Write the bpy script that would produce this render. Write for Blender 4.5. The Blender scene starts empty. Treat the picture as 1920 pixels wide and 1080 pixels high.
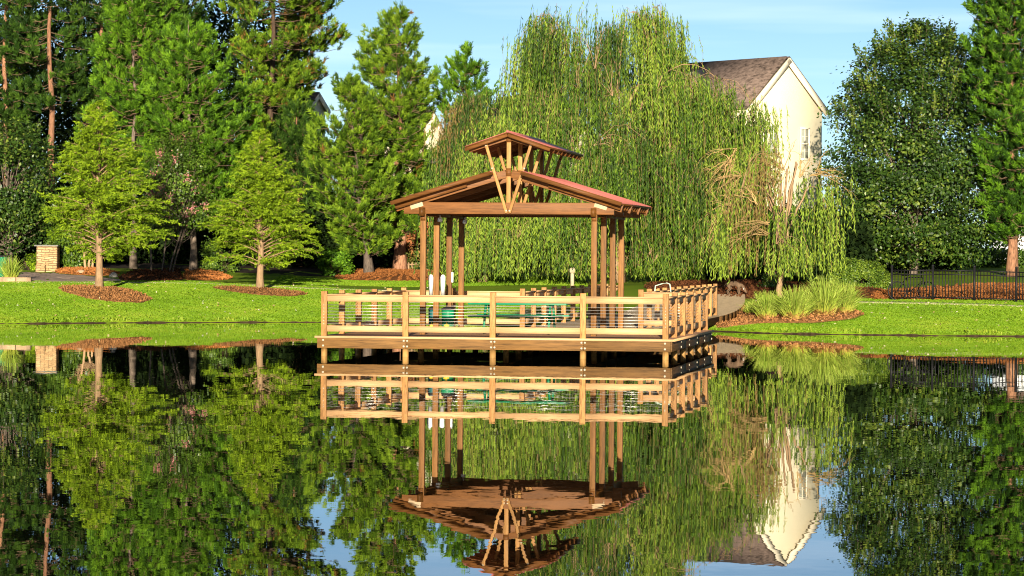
import bpy, math, random
import numpy as np
from mathutils import Matrix, Vector

# ------------------------------------------------------------------ camera, sky, sun, exposure
S = bpy.context.scene
COL = S.collection
F_PX, ROLL, HZ, CAM_H = 5986.0, 0.0069, 483.6, 2.327      # focal length, roll and horizon in units of a 1920 px wide frame
cam_d = bpy.data.cameras.new('camera')
cam_d.sensor_width = 36.0
cam_d.lens = F_PX * 36.0 / 1920.0
cam_d.shift_y = -(540.0 - HZ) / 1920.0
cam_d.clip_start, cam_d.clip_end = 0.5, 3000.0
cam = bpy.data.objects.new('camera', cam_d)
COL.objects.link(cam)
cam.matrix_world = Matrix.Translation((0, 0, CAM_H)) @ Matrix.Rotation(math.radians(90), 4, 'X') @ Matrix.Rotation(ROLL, 4, 'Z')
S.camera = cam

SUN_EL = math.radians(8.0)
SUN_DX = -0.02                                            # the sun stands behind the camera, almost straight behind it
sun_dir = Vector((SUN_DX, -1.0, math.tan(SUN_EL) * math.hypot(1, SUN_DX))).normalized()
world = bpy.data.worlds.new('World')
S.world = world
world.use_nodes = True
wn, wl = world.node_tree.nodes, world.node_tree.links
wn.clear()
w_out = wn.new('ShaderNodeOutputWorld')
w_bg = wn.new('ShaderNodeBackground')
w_sky = wn.new('ShaderNodeTexSky')
w_sky.sky_type = 'NISHITA'
w_sky.sun_disc = False
w_sky.sun_elevation = SUN_EL
w_sky.sun_rotation = math.atan2(sun_dir.x, sun_dir.y)
w_sky.air_density, w_sky.dust_density, w_sky.ozone_density = 1.0, 0.2, 3.0
w_tc = wn.new('ShaderNodeTexCoord')
w_map = wn.new('ShaderNodeMapping')
w_map.vector_type = 'POINT'
w_map.inputs['Location'].default_value = (0, 0, 0.04)     # clear air down to the horizon
w_nrm = wn.new('ShaderNodeVectorMath'); w_nrm.operation = 'NORMALIZE'
wl.new(w_tc.outputs['Generated'], w_map.inputs['Vector'])
wl.new(w_map.outputs['Vector'], w_nrm.inputs[0])
wl.new(w_nrm.outputs['Vector'], w_sky.inputs['Vector'])
w_cm = wn.new('ShaderNodeMapping'); w_cm.inputs['Scale'].default_value = (6, 6, 90)
w_no = wn.new('ShaderNodeTexNoise'); w_no.inputs['Scale'].default_value = 1.0; w_no.inputs['Detail'].default_value = 4
w_rp = wn.new('ShaderNodeMapRange')
w_rp.inputs['From Min'].default_value = 0.45; w_rp.inputs['From Max'].default_value = 0.75
w_rp.inputs['To Max'].default_value = 0.2
w_mix = wn.new('ShaderNodeMix'); w_mix.data_type = 'RGBA'
w_mix.inputs['B'].default_value = (17, 18, 19, 1)
wl.new(w_tc.outputs['Generated'], w_cm.inputs['Vector'])
wl.new(w_cm.outputs['Vector'], w_no.inputs['Vector'])
wl.new(w_no.outputs['Fac'], w_rp.inputs['Value'])
wl.new(w_rp.outputs['Result'], w_mix.inputs['Factor'])
w_tint = wn.new('ShaderNodeMix'); w_tint.data_type = 'RGBA'; w_tint.blend_type = 'MULTIPLY'
w_tint.inputs['Factor'].default_value = 1.0; w_tint.inputs['B'].default_value = (0.92, 0.95, 1.14, 1)
wl.new(w_sky.outputs['Color'], w_tint.inputs['A'])
w_sep = wn.new('ShaderNodeSeparateXYZ'); wl.new(w_tc.outputs['Generated'], w_sep.inputs[0])
w_hz = wn.new('ShaderNodeMapRange')                       # added ramp: sky boosted near the horizon, dimmed overhead to lower the fill light
w_hz.inputs['From Min'].default_value = 0.02; w_hz.inputs['From Max'].default_value = 0.22
w_hz.inputs['To Min'].default_value = 2.4; w_hz.inputs['To Max'].default_value = 0.55
wl.new(w_sep.outputs['Z'], w_hz.inputs['Value'])
w_mul = wn.new('ShaderNodeVectorMath'); w_mul.operation = 'SCALE'
wl.new(w_tint.outputs['Result'], w_mul.inputs[0]); wl.new(w_hz.outputs[0], w_mul.inputs['Scale'])
wl.new(w_mul.outputs[0], w_mix.inputs['A'])
wl.new(w_mix.outputs['Result'], w_bg.inputs['Color'])
w_bg.inputs['Strength'].default_value = 0.05
wl.new(w_bg.outputs['Background'], w_out.inputs['Surface'])

sun_l = bpy.data.lights.new('sun', 'SUN')
sun_l.energy = 5.0
sun_l.angle = math.radians(0.5)
sun_l.color = (1.0, 0.89, 0.70)
sun = bpy.data.objects.new('sun', sun_l)
sun.rotation_euler = sun_dir.to_track_quat('Z', 'Y').to_euler()
sun.location = (0, -20, 30)
COL.objects.link(sun)

S.view_settings.view_transform = 'Standard'
S.view_settings.look = 'None'
S.view_settings.exposure = 0.95
S.view_settings.gamma = 1.0
S.cycles.filter_width = 1.05
S.cycles.max_bounces = 5
S.cycles.diffuse_bounces = 2
S.cycles.transmission_bounces = 2
S.cycles.transparent_max_bounces = 8

# ------------------------------------------------------------------ helpers
PI = math.pi
rng = np.random.default_rng(7)


def ang(v):
    return v / np.maximum(np.linalg.norm(v, axis=-1, keepdims=True), 1e-9)


def at(px, py, Y):
    """world point seen at photo pixel (px, py) at distance Y"""
    dx, dy = px - 960.0, py - HZ
    c, s = math.cos(ROLL), math.sin(ROLL)
    x, y = c * dx + s * dy, -s * dx + c * dy
    return np.array([x * Y / F_PX, Y, CAM_H - y * Y / F_PX])


SHX = [-400, -60, -17, -12.2, -6.8, -2, 2, 5.5, 6.6, 8.5, 10.6, 15.5, 60, 400]
SHY = [95, 101, 107.2, 110.6, 113.2, 112, 108.5, 104.6, 103.0, 100.6, 99.7, 98.9, 95, 90]
GT = [0, 1, 5, 12, 20, 28, 36, 60, 120, 300, 2000]
GZ = [0.05, 0.17, 0.46, 0.95, 1.25, 1.5, 1.8, 2.2, 2.8, 4.0, 9.0]


def shore(X):
    X = np.asarray(X, float)
    return np.interp(X, SHX, SHY) + 0.10 * np.sin(X * 1.3) + 0.06 * np.sin(X * 3.7 + 1)


def zt(X, Y):
    X, Y = np.asarray(X, float), np.asarray(Y, float)
    t = Y - shore(X)
    z = np.interp(t, GT, GZ)
    z = z + np.clip(t / 10, 0, 1) * (0.05 * np.sin(X * 0.35 + 0.6) + 0.03 * np.sin(X * 0.9 + Y * 0.4))
    dip = 0.5 * np.exp(-((X - 7.1) / 1.2) ** 2 - ((Y - 109.3) / 3.2) ** 2)
    z = np.maximum(z - dip, np.minimum(z, 0.05 + 0.02 * np.maximum(t, 0)))
    return np.where(t < 0, -0.3, z)


def gp(px, py):
    """ground point seen at a photo pixel"""
    lo = 96.0
    prev = None
    for Y in np.arange(96.0, 260.0, 0.1):
        p = at(px, py, Y)
        d = p[2] - float(zt(p[0], Y))
        if float(zt(p[0], Y)) > 0 and d <= 0:
            return np.array([p[0], Y, float(zt(p[0], Y))])
    return at(px, py, 150.0)


def on(X, Y):
    return np.array([X, Y, float(zt(X, Y))])


class MB:
    """collects polygons, builds ONE mesh object"""

    def __init__(s):
        s.V, s.L, s.N, s.A, s.n = [], [], [], [], 0

    def add(s, verts, faces, a=0.5):
        verts = np.asarray(verts, float).reshape(-1, 3)
        s.V.append(verts)
        s.A.append(np.broadcast_to(np.asarray(a, float), (len(verts),)))
        for f in faces:
            s.L.append(np.asarray(f, int) + s.n)
            s.N.append(np.array([len(f)]))
        s.n += len(verts)
        return s

    def quads(s, Q, a=0.5):
        """Q (N,4,3); a scalar or (N,)"""
        Q = np.asarray(Q, float)
        N = len(Q)
        if N == 0:
            return s
        s.V.append(Q.reshape(-1, 3))
        s.A.append(np.repeat(np.broadcast_to(np.asarray(a, float), (N,)), 4))
        s.L.append(np.arange(N * 4) + s.n)
        s.N.append(np.full(N, 4))
        s.n += 4 * N
        return s

    def box(s, c, d, R=None, a=0.5):
        """centre c, full sizes d, optional 3x3 rotation"""
        c, d = np.asarray(c, float), np.asarray(d, float) / 2
        P = np.array([[x, y, z] for x in (-1, 1) for y in (-1, 1) for z in (-1, 1)], float) * d
        if R is not None:
            P = P @ np.asarray(R).T
        return s.add(P + c, [(0, 1, 3, 2), (4, 6, 7, 5), (0, 4, 5, 1), (2, 3, 7, 6), (0, 2, 6, 4), (1, 5, 7, 3)], a)

    def bar(s, p, q, w, h, up=(0, 0, 1), a=0.5):
        """beam from p to q, w across, h along 'up'"""
        p, q = np.asarray(p, float), np.asarray(q, float)
        x = ang(q - p)
        up = np.asarray(up, float)
        y = ang(np.cross(up, x))
        z = np.cross(x, y)
        R = np.stack([x, y, z], 1)
        return s.box((p + q) / 2, (np.linalg.norm(q - p), w, h), R, a)

    def tube(s, pts, rad, k=6, cap=True, a=0.5):
        pts = np.asarray(pts, float)
        n = len(pts)
        rad = np.broadcast_to(np.asarray(rad, float), (n,))
        T = ang(np.gradient(pts, axis=0))
        ref = np.array([0.31, 0.12, 0.94]) if abs(T[0][2]) < 0.8 else np.array([0.9, 0.41, 0.1])
        X = ang(np.cross(T, ref))
        Y = np.cross(T, X)
        th = np.arange(k) * 2 * PI / k
        ring = pts[:, None] + rad[:, None, None] * (X[:, None] * np.cos(th)[None, :, None] + Y[:, None] * np.sin(th)[None, :, None])
        Fs = []
        for i in range(n - 1):
            for j in range(k):
                j2 = (j + 1) % k
                Fs.append((i * k + j, i * k + j2, (i + 1) * k + j2, (i + 1) * k + j))
        if cap:
            Fs.append(tuple(range(k - 1, -1, -1)))
            Fs.append(tuple((n - 1) * k + j for j in range(k)))
        return s.add(ring.reshape(-1, 3), Fs, a)

    def lathe(s, c, prof, k=16, a=0.5):
        """prof: (r, z) list, axis z at c"""
        c = np.asarray(c, float)
        th = np.arange(k) * 2 * PI / k
        V = [[r * math.cos(t), r * math.sin(t), z] for r, z in prof for t in th]
        Fs = []
        for i in range(len(prof) - 1):
            for j in range(k):
                j2 = (j + 1) % k
                Fs.append((i * k + j, i * k + j2, (i + 1) * k + j2, (i + 1) * k + j))
        Fs.append(tuple(range(k - 1, -1, -1)))
        Fs.append(tuple((len(prof) - 1) * k + j for j in range(k)))
        return s.add(np.array(V) + c, Fs, a)

    def build(s, name, mat, parent=None, smooth=False, bevel=0.0):
        me = bpy.data.meshes.new(name)
        V = np.concatenate(s.V)
        L = np.concatenate(s.L)
        N = np.concatenate(s.N)
        if parent is not None:
            pl = ORI.get(parent.name)
            if pl is not None:
                V = V - pl
        me.vertices.add(len(V))
        me.vertices.foreach_set('co', V.astype(np.float32).ravel())
        me.loops.add(len(L))
        me.loops.foreach_set('vertex_index', L.astype(np.int32))
        me.polygons.add(len(N))
        me.polygons.foreach_set('loop_start', (np.cumsum(N) - N).astype(np.int32))
        if smooth:
            me.polygons.foreach_set('use_smooth', np.ones(len(N), bool))
        at_ = me.attributes.new('var', 'FLOAT', 'POINT')
        at_.data.foreach_set('value', np.concatenate(s.A).astype(np.float32))
        me.update(calc_edges=True)
        me.materials.append(mat)
        o = bpy.data.objects.new(name, me)
        COL.objects.link(o)
        if parent is not None:
            o.parent = parent
        if bevel:
            b = o.modifiers.new('bevel', 'BEVEL'); b.width = bevel; b.segments = 2; b.limit_method = 'ANGLE'
        return o


def perp(D, n):
    R = rng.normal(0, 1, (n, 3))
    return ang(np.cross(D, R))


def diamonds(P, D, ln, wd, side=None):
    """leaf-like quads: base P, axis D"""
    n = len(P)
    if side is None: side = perp(D, n)
    ln = np.broadcast_to(ln, (n,))[:, None]; wd = np.broadcast_to(wd, (n,))[:, None]
    mid = P + D * ln * 0.45
    return np.stack([P, mid + side * wd * 0.5, P + D * ln, mid - side * wd * 0.5], 1)


ORI = {}


def empty(name, loc, rz=0.0, local=False):
    """an Empty at a thing's base. Children are modelled in world coordinates (local=False) or in its own frame (local=True)"""
    o = bpy.data.objects.new(name, None)
    o.empty_display_size = 0.3
    COL.objects.link(o)
    o.location = [float(v) for v in loc]
    o.rotation_euler = (0, 0, rz)
    if not local:
        ORI[o.name] = np.asarray(loc, float)
    return o


def tag(o, label=None, cat=None, group=None, kind=None):
    if label: o['label'] = label
    if cat: o['category'] = cat
    if group: o['group'] = group
    if kind: o['kind'] = kind
    return o


# ------------------------------------------------------------------ materials
def new_mat(name):
    m = bpy.data.materials.new(name)
    m.use_nodes = True
    n = m.node_tree.nodes
    return m, n, m.node_tree.links, n['Principled BSDF']


def ramp(n, cols, pos=None):
    r = n.new('ShaderNodeValToRGB')
    e = r.color_ramp.elements
    while len(e) < len(cols):
        e.new(0.5)
    for i, c in enumerate(cols):
        e[i].position = pos[i] if pos else i / (len(cols) - 1)
        e[i].color = (*c, 1)
    return r


def plain(name, col, rough=0.6, metal=0.0, var=0.12, scale=6.0, stretch=(1, 1, 1), spec=0.2, bump=0.0):
    """one colour broken up by soft noise and by a per-object shift"""
    m, n, l, p = new_mat(name)
    tc = n.new('ShaderNodeTexCoord')
    mp = n.new('ShaderNodeMapping'); mp.inputs['Scale'].default_value = stretch
    no = n.new('ShaderNodeTexNoise'); no.inputs['Scale'].default_value = scale; no.inputs['Detail'].default_value = 6; no.inputs['Roughness'].default_value = 0.65
    oi = n.new('ShaderNodeObjectInfo')
    ad = n.new('ShaderNodeVectorMath'); ad.operation = 'ADD'
    sc = n.new('ShaderNodeMath'); sc.operation = 'MULTIPLY'; sc.inputs[1].default_value = 37.0
    l.new(oi.outputs['Random'], sc.inputs[0])
    l.new(tc.outputs['Object'], ad.inputs[0]); l.new(sc.outputs[0], ad.inputs[1])
    l.new(ad.outputs[0], mp.inputs['Vector'])
    l.new(mp.outputs[0], no.inputs['Vector'])
    c = np.array(col)
    r = ramp(n, [tuple(c * (1 - 2.2 * var)), tuple(c), tuple(np.minimum(c * (1 + 1.6 * var), 0.95))], [0.28, 0.5, 0.72])
    l.new(no.outputs['Fac'], r.inputs['Fac'])
    hs = n.new('ShaderNodeHueSaturation')
    mr = n.new('ShaderNodeMapRange'); mr.inputs['To Min'].default_value = 1 - var; mr.inputs['To Max'].default_value = 1 + var
    l.new(oi.outputs['Random'], mr.inputs['Value']); l.new(mr.outputs[0], hs.inputs['Value'])
    l.new(r.outputs['Color'], hs.inputs['Color'])
    l.new(hs.outputs['Color'], p.inputs['Base Color'])
    p.inputs['Roughness'].default_value = rough
    p.inputs['Metallic'].default_value = metal
    p.inputs['Specular IOR Level'].default_value = spec
    if bump:
        b = n.new('ShaderNodeBump'); b.inputs['Strength'].default_value = 0.6; b.inputs['Distance'].default_value = bump
        l.new(no.outputs['Fac'], b.inputs['Height']); l.new(b.outputs[0], p.inputs['Normal'])
    return m


def leafy(name, cols, pos=None, trans=0.12, rough=0.55, spec=0.15):
    """leaf colour from a per-leaf random number, with a little light coming through"""
    m, n, l, p = new_mat(name)
    a = n.new('ShaderNodeAttribute'); a.attribute_name = 'var'
    r = ramp(n, cols, pos)
    l.new(a.outputs['Fac'], r.inputs['Fac'])
    l.new(r.outputs['Color'], p.inputs['Base Color'])
    p.inputs['Roughness'].default_value = rough
    p.inputs['Specular IOR Level'].default_value = spec
    t = n.new('ShaderNodeBsdfTranslucent')
    l.new(r.outputs['Color'], t.inputs['Color'])
    mx = n.new('ShaderNodeMixShader'); mx.inputs[0].default_value = trans
    l.new(p.outputs[0], mx.inputs[1]); l.new(t.outputs[0], mx.inputs[2])
    l.new(mx.outputs[0], n['Material Output'].inputs['Surface'])
    return m


M = {}
M['rail_wood'] = plain('rail_wood', (0.61, 0.375, 0.185), 0.6, var=0.13, scale=3.0, stretch=(0.8, 6, 14))
M['rail_wood_deep'] = plain('rail_wood_deep', (0.58, 0.35, 0.165), 0.6, var=0.13, scale=3.0, stretch=(6, 0.8, 14))
M['post_wood'] = plain('post_wood', (0.37, 0.185, 0.06), 0.6, var=0.28, scale=3.0, stretch=(10, 10, 1.6))
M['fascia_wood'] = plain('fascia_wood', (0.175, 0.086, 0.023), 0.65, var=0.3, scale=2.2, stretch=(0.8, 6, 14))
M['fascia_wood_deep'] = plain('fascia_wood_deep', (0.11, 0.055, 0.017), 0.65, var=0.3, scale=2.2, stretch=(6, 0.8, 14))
M['plank'] = plain('plank', (0.42, 0.23, 0.13), 0.6, var=0.12, scale=2.0, stretch=(1, 7, 1))
M['grey_plank'] = plain('grey_plank', (0.40, 0.30, 0.19), 0.7, var=0.15, scale=2.0, stretch=(2, 6, 1))
M['pile'] = plain('pile', (0.40, 0.22, 0.07), 0.7, var=0.2, scale=3.0, stretch=(8, 8, 1))
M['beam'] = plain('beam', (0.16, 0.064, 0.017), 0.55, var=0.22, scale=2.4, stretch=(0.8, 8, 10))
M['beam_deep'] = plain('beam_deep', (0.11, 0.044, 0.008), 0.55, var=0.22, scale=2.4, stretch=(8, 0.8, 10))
M['pav_post'] = plain('pav_post', (0.205, 0.093, 0.025), 0.6, var=0.22, scale=2.5, stretch=(9, 9, 0.9))
M['strut'] = plain('strut', (0.36, 0.182, 0.055), 0.55, var=0.16, scale=3, stretch=(6, 6, 1.2))
M['plate'] = plain('plate', (0.55, 0.40, 0.24), 0.5, var=0.1)
M['red_metal'] = plain('red_metal', (0.42, 0.135, 0.115), 0.38, var=0.08, scale=1.2)
M['steel'] = plain('steel', (0.72, 0.70, 0.66), 0.35, 0.6, var=0.05)
M['bolt'] = plain('bolt', (0.55, 0.48, 0.36), 0.45, 0.2, var=0.05)
M['black_iron'] = plain('black_iron', (0.012, 0.012, 0.013), 0.5, 0.0, var=0.1)
M['white'] = plain('white', (0.82, 0.82, 0.80), 0.4, var=0.03)
M['green_plastic'] = plain('green_plastic', (0.012, 0.19, 0.085), 0.4, var=0.1)
M['teal'] = plain('teal', (0.01, 0.09, 0.09), 0.45, var=0.1)
M['dark'] = plain('dark', (0.02, 0.02, 0.02), 0.6, var=0.1)
M['yellow'] = plain('yellow', (0.75, 0.55, 0.06), 0.5, var=0.05)
M['mint'] = plain('mint', (0.55, 0.68, 0.55), 0.4, var=0.05)
M['cream'] = plain('cream', (0.80, 0.72, 0.52), 0.7, var=0.03, scale=1.0)
M['trim'] = plain('trim', (0.80, 0.72, 0.56), 0.6, var=0.03)
M['siding'] = plain('siding', (0.55, 0.58, 0.62), 0.6, var=0.05)
M['bark_red'] = plain('bark_red', (0.30, 0.15, 0.085), 0.9, var=0.35, scale=3.0, stretch=(7, 7, 1.6), bump=0.03)
M['bark_grey'] = plain('bark_grey', (0.17, 0.13, 0.10), 0.9, var=0.3, scale=3.0, stretch=(6, 6, 1.5), bump=0.02)
M['bark_tan'] = plain('bark_tan', (0.34, 0.22, 0.12), 0.85, var=0.25, scale=3.0, stretch=(9, 9, 1.0), bump=0.02)
M['bark_dark'] = plain('bark_dark', (0.07, 0.045, 0.03), 0.9, var=0.3, scale=3.0, stretch=(6, 6, 1.5))
M['limb'] = plain('limb', (0.13, 0.085, 0.05), 0.9, var=0.25, scale=3.0)
M['mulch'] = plain('mulch', (0.33, 0.155, 0.058), 0.95, var=0.35, scale=9.0, stretch=(1, 1, 1), spec=0.1, bump=0.06)
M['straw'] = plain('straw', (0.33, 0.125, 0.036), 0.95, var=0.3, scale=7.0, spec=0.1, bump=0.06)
M['litter'] = plain('litter', (0.10, 0.036, 0.014), 0.95, var=0.35, scale=7.0, spec=0.1)  # dark bed colour, painting in the shade that falls on the straw
M['soil'] = plain('soil', (0.035, 0.022, 0.012), 0.9, var=0.3, scale=7.0)
M['path'] = plain('path', (0.42, 0.31, 0.24), 0.85, var=0.08, scale=1.5)
M['kerb'] = plain('kerb', (0.55, 0.47, 0.30), 0.85, var=0.1, scale=2.0)
M['boulder'] = plain('boulder', (0.40, 0.28, 0.17), 0.85, var=0.25, scale=3.0, bump=0.03)
M['boulder_grey'] = plain('boulder_grey', (0.25, 0.24, 0.22), 0.85, var=0.25, scale=3.0, bump=0.03)
M['fur'] = plain('fur', (0.12, 0.075, 0.045), 0.9, var=0.3, scale=5.0)
M['pink'] = leafy('pink', [(0.55, 0.16, 0.18), (0.7, 0.36, 0.32)], trans=0.2)

M['pine_leaf'] = leafy('pine_leaf', [(0.016, 0.045, 0.004), (0.065, 0.155, 0.008), (0.16, 0.31, 0.016)], [0, 0.5, 1])
M['pine_leaf_olive'] = leafy('pine_leaf_olive', [(0.24, 0.12, 0.03), (0.022, 0.05, 0.004), (0.085, 0.165, 0.008), (0.215, 0.33, 0.02)], [0, 0.12, 0.5, 1])
M['pine_leaf_shaded'] = leafy('pine_leaf_shaded', [(0.010, 0.027, 0.005), (0.032, 0.078, 0.008), (0.085, 0.165, 0.015)], [0, 0.6, 1])  # darker needle copy: shade on the back pines put into the colour
M['pine_leaf_deep'] = leafy('pine_leaf_deep', [(0.30, 0.12, 0.03), (0.012, 0.035, 0.005), (0.04, 0.105, 0.008), (0.14, 0.29, 0.015)], [0, 0.12, 0.55, 1])
M['cypress_leaf'] = leafy('cypress_leaf', [(0.03, 0.06, 0.004), (0.14, 0.235, 0.008), (0.32, 0.45, 0.02)], [0, 0.5, 1], trans=0.15)
M['willow_leaf'] = leafy('willow_leaf', [(0.25, 0.155, 0.05), (0.018, 0.042, 0.004), (0.07, 0.15, 0.007), (0.25, 0.345, 0.035)], [0, 0.14, 0.5, 1], trans=0.12)
M['willow_twig'] = plain('willow_twig', (0.40, 0.27, 0.11), 0.8, var=0.2)
M['oak_leaf'] = leafy('oak_leaf', [(0.012, 0.03, 0.006), (0.045, 0.095, 0.012), (0.17, 0.225, 0.03)], [0, 0.6, 1], trans=0.12, rough=0.4, spec=0.3)
M['shrub_leaf'] = leafy('shrub_leaf', [(0.025, 0.055, 0.006), (0.075, 0.145, 0.014), (0.19, 0.28, 0.03)], [0, 0.5, 1], trans=0.12, rough=0.4, spec=0.4)
M['under_leaf'] = leafy('under_leaf', [(0.006, 0.012, 0.004), (0.012, 0.024, 0.006), (0.03, 0.05, 0.01)], [0, 0.7, 1], trans=0.0, spec=0.03)  # leaves set near black, the wood's shade put into their colour
M['red_leaf'] = leafy('red_leaf', [(0.03, 0.08, 0.015), (0.16, 0.16, 0.03), (0.36, 0.14, 0.05), (0.5, 0.16, 0.08)], [0, 0.4, 0.7, 1], trans=0.15)
M['fallen_leaf'] = leafy('fallen_leaf', [(0.30, 0.20, 0.06), (0.5, 0.42, 0.22), (0.6, 0.58, 0.5)])
M['boxwood_leaf'] = leafy('boxwood_leaf', [(0.03, 0.06, 0.006), (0.09, 0.16, 0.014), (0.24, 0.32, 0.03)], [0, 0.5, 1], rough=0.45, spec=0.3)
M['reed_leaf'] = leafy('reed_leaf', [(0.42, 0.24, 0.07), (0.34, 0.38, 0.05), (0.20, 0.32, 0.03), (0.42, 0.48, 0.09)], [0, 0.2, 0.5, 1], trans=0.12)
M['grass_leaf'] = leafy('grass_leaf', [(0.085, 0.16, 0.008), (0.15, 0.275, 0.011), (0.27, 0.34, 0.03)], [0, 0.5, 1], trans=0.2)


def ground_mat():
    m, n, l, p = new_mat('lawn')
    tc = n.new('ShaderNodeTexCoord')
    no = n.new('ShaderNodeTexNoise'); no.inputs['Scale'].default_value = 0.5; no.inputs['Detail'].default_value = 8
    l.new(tc.outputs['Object'], no.inputs['Vector'])
    r = ramp(n, [(0.10, 0.16, 0.01), (0.16, 0.26, 0.012), (0.22, 0.29, 0.02)], [0.3, 0.5, 0.7])
    l.new(no.outputs['Fac'], r.inputs['Fac']); l.new(r.outputs['Color'], p.inputs['Base Color'])
    p.inputs['Roughness'].default_value = 0.9; p.inputs['Specular IOR Level'].default_value = 0.1
    return m


def water_mat():
    m, n, l, p = new_mat('pond_water')
    p.inputs['Base Color'].default_value = (0.006, 0.008, 0.004, 1)
    p.inputs['Roughness'].default_value = 0.0
    p.inputs['IOR'].default_value = 1.33
    p.inputs['Specular IOR Level'].default_value = 0.5
    tc = n.new('ShaderNodeTexCoord')
    prev = None
    for scl, amp in (((4.5, 5.0, 1), (0.0045, 0.0034, 0)), ((0.8, 1.3, 1), (0.003, 0.0026, 0)), ((0.12, 0.3, 1), (0.003, 0.0025, 0))):
        mp = n.new('ShaderNodeMapping'); mp.inputs['Scale'].default_value = scl
        no = n.new('ShaderNodeTexNoise'); no.inputs['Scale'].default_value = 1.0; no.inputs['Detail'].default_value = 3; no.inputs['Roughness'].default_value = 0.6
        l.new(tc.outputs['Object'], mp.inputs['Vector']); l.new(mp.outputs[0], no.inputs['Vector'])
        s1 = n.new('ShaderNodeVectorMath'); s1.operation = 'SUBTRACT'; s1.inputs[1].default_value = (0.5, 0.5, 0.5)
        s2 = n.new('ShaderNodeVectorMath'); s2.operation = 'MULTIPLY'; s2.inputs[1].default_value = amp
        l.new(no.outputs['Color'], s1.inputs[0]); l.new(s1.outputs[0], s2.inputs[0])
        if prev is None:
            prev = s2.outputs[0]
        else:
            a = n.new('ShaderNodeVectorMath'); a.operation = 'ADD'
            l.new(prev, a.inputs[0]); l.new(s2.outputs[0], a.inputs[1]); prev = a.outputs[0]
    a = n.new('ShaderNodeVectorMath'); a.operation = 'ADD'; a.inputs[1].default_value = (0, 0, 1)
    nn = n.new('ShaderNodeVectorMath'); nn.operation = 'NORMALIZE'
    l.new(prev, a.inputs[0]); l.new(a.outputs[0], nn.inputs[0]); l.new(nn.outputs[0], p.inputs['Normal'])
    return m


def brick_mat(name, c1, c2, mortar, scale, w, h, ms=0.02, bump=0.0):
    m, n, l, p = new_mat(name)
    tc = n.new('ShaderNodeTexCoord')
    b = n.new('ShaderNodeTexBrick')
    b.inputs['Color1'].default_value = (*c1, 1); b.inputs['Color2'].default_value = (*c2, 1); b.inputs['Mortar'].default_value = (*mortar, 1)
    b.inputs['Scale'].default_value = scale; b.inputs['Brick Width'].default_value = w; b.inputs['Row Height'].default_value = h
    b.inputs['Mortar Size'].default_value = ms
    mp = n.new('ShaderNodeMapping'); mp.inputs['Rotation'].default_value = (PI / 2, 0, 0)
    no = n.new('ShaderNodeTexNoise'); no.inputs['Scale'].default_value = 3
    ad = n.new('ShaderNodeVectorMath'); ad.operation = 'MULTIPLY_ADD'; ad.inputs[1].default_value = (0.12, 0.12, 0.12)
    l.new(tc.outputs['Object'], no.inputs['Vector']); l.new(no.outputs['Color'], ad.inputs[0]); l.new(tc.outputs['Object'], ad.inputs[2])
    l.new(ad.outputs[0], mp.inputs['Vector']); l.new(mp.outputs[0], b.inputs['Vector'])
    l.new(b.outputs['Color'], p.inputs['Base Color'])
    p.inputs['Roughness'].default_value = 0.85
    if bump:
        bb = n.new('ShaderNodeBump'); bb.inputs['Distance'].default_value = bump; bb.invert = True
        l.new(b.outputs['Fac'], bb.inputs['Height']); l.new(bb.outputs[0], p.inputs['Normal'])
    return m


M['lawn'] = ground_mat()
M['water'] = water_mat()
M['stone'] = brick_mat('stone', (0.55, 0.40, 0.20), (0.42, 0.25, 0.11), (0.16, 0.10, 0.05), 1.0, 0.34, 0.1, 0.012, 0.02)
M['shingle'] = plain('shingle', (0.115, 0.083, 0.068), 0.9, var=0.4, scale=3.2, stretch=(1.0, 1.0, 2.6), spec=0.2)


def glass_mat():
    m, n, l, p = new_mat('window_glass')
    p.inputs['Base Color'].default_value = (0.30, 0.32, 0.27, 1); p.inputs['Roughness'].default_value = 0.08
    return m


M['glass'] = glass_mat()

# ------------------------------------------------------------------ the setting: ground, water, bank, beds, paths
cols = np.concatenate([np.arange(-400, -60, 20), np.arange(-60, -24, 2), np.arange(-24, 24, 0.4), np.arange(24, 60, 2), np.arange(60, 401, 20)])
rows = [('Y', -120, 0.8), ('Y', 2.5, 0.72), ('Y', 6, -0.3), ('Y', 15, -0.8), ('t', -12, -0.8), ('t', -1.2, -0.5), ('t', -0.03, -0.25)]
rows += [('g', t, 0) for t in [0, 0.15, 0.4, 0.8, 1.5, 2.5, 4, 5, 6.5, 8, 10, 12, 14, 16, 18, 20, 22, 24, 26, 28, 31, 34, 38, 44, 52, 62, 80, 110, 160, 260, 500, 1500]]
V = []
for k, t, z in rows:
    for X in cols:
        if k == 'Y':
            V.append((X, t, z))
        else:
            Y = float(shore(X)) + t
            V.append((X, Y, z if k == 't' else float(zt(X, Y + 1e-6))))
nc = len(cols)
mb = MB()
mb.add(V, [(i * nc + j, i * nc + j + 1, (i + 1) * nc + j + 1, (i + 1) * nc + j) for i in range(len(rows) - 1) for j in range(nc - 1)])
tag(mb.build('ground', M['lawn'], smooth=True), kind='structure')

mb = MB()
mb.add([(-390, 3, 0), (390, 3, 0), (390, 125, 0), (-390, 125, 0)], [(0, 1, 2, 3)])
tag(mb.build('pond_water', M['water']), kind='structure')

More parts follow.
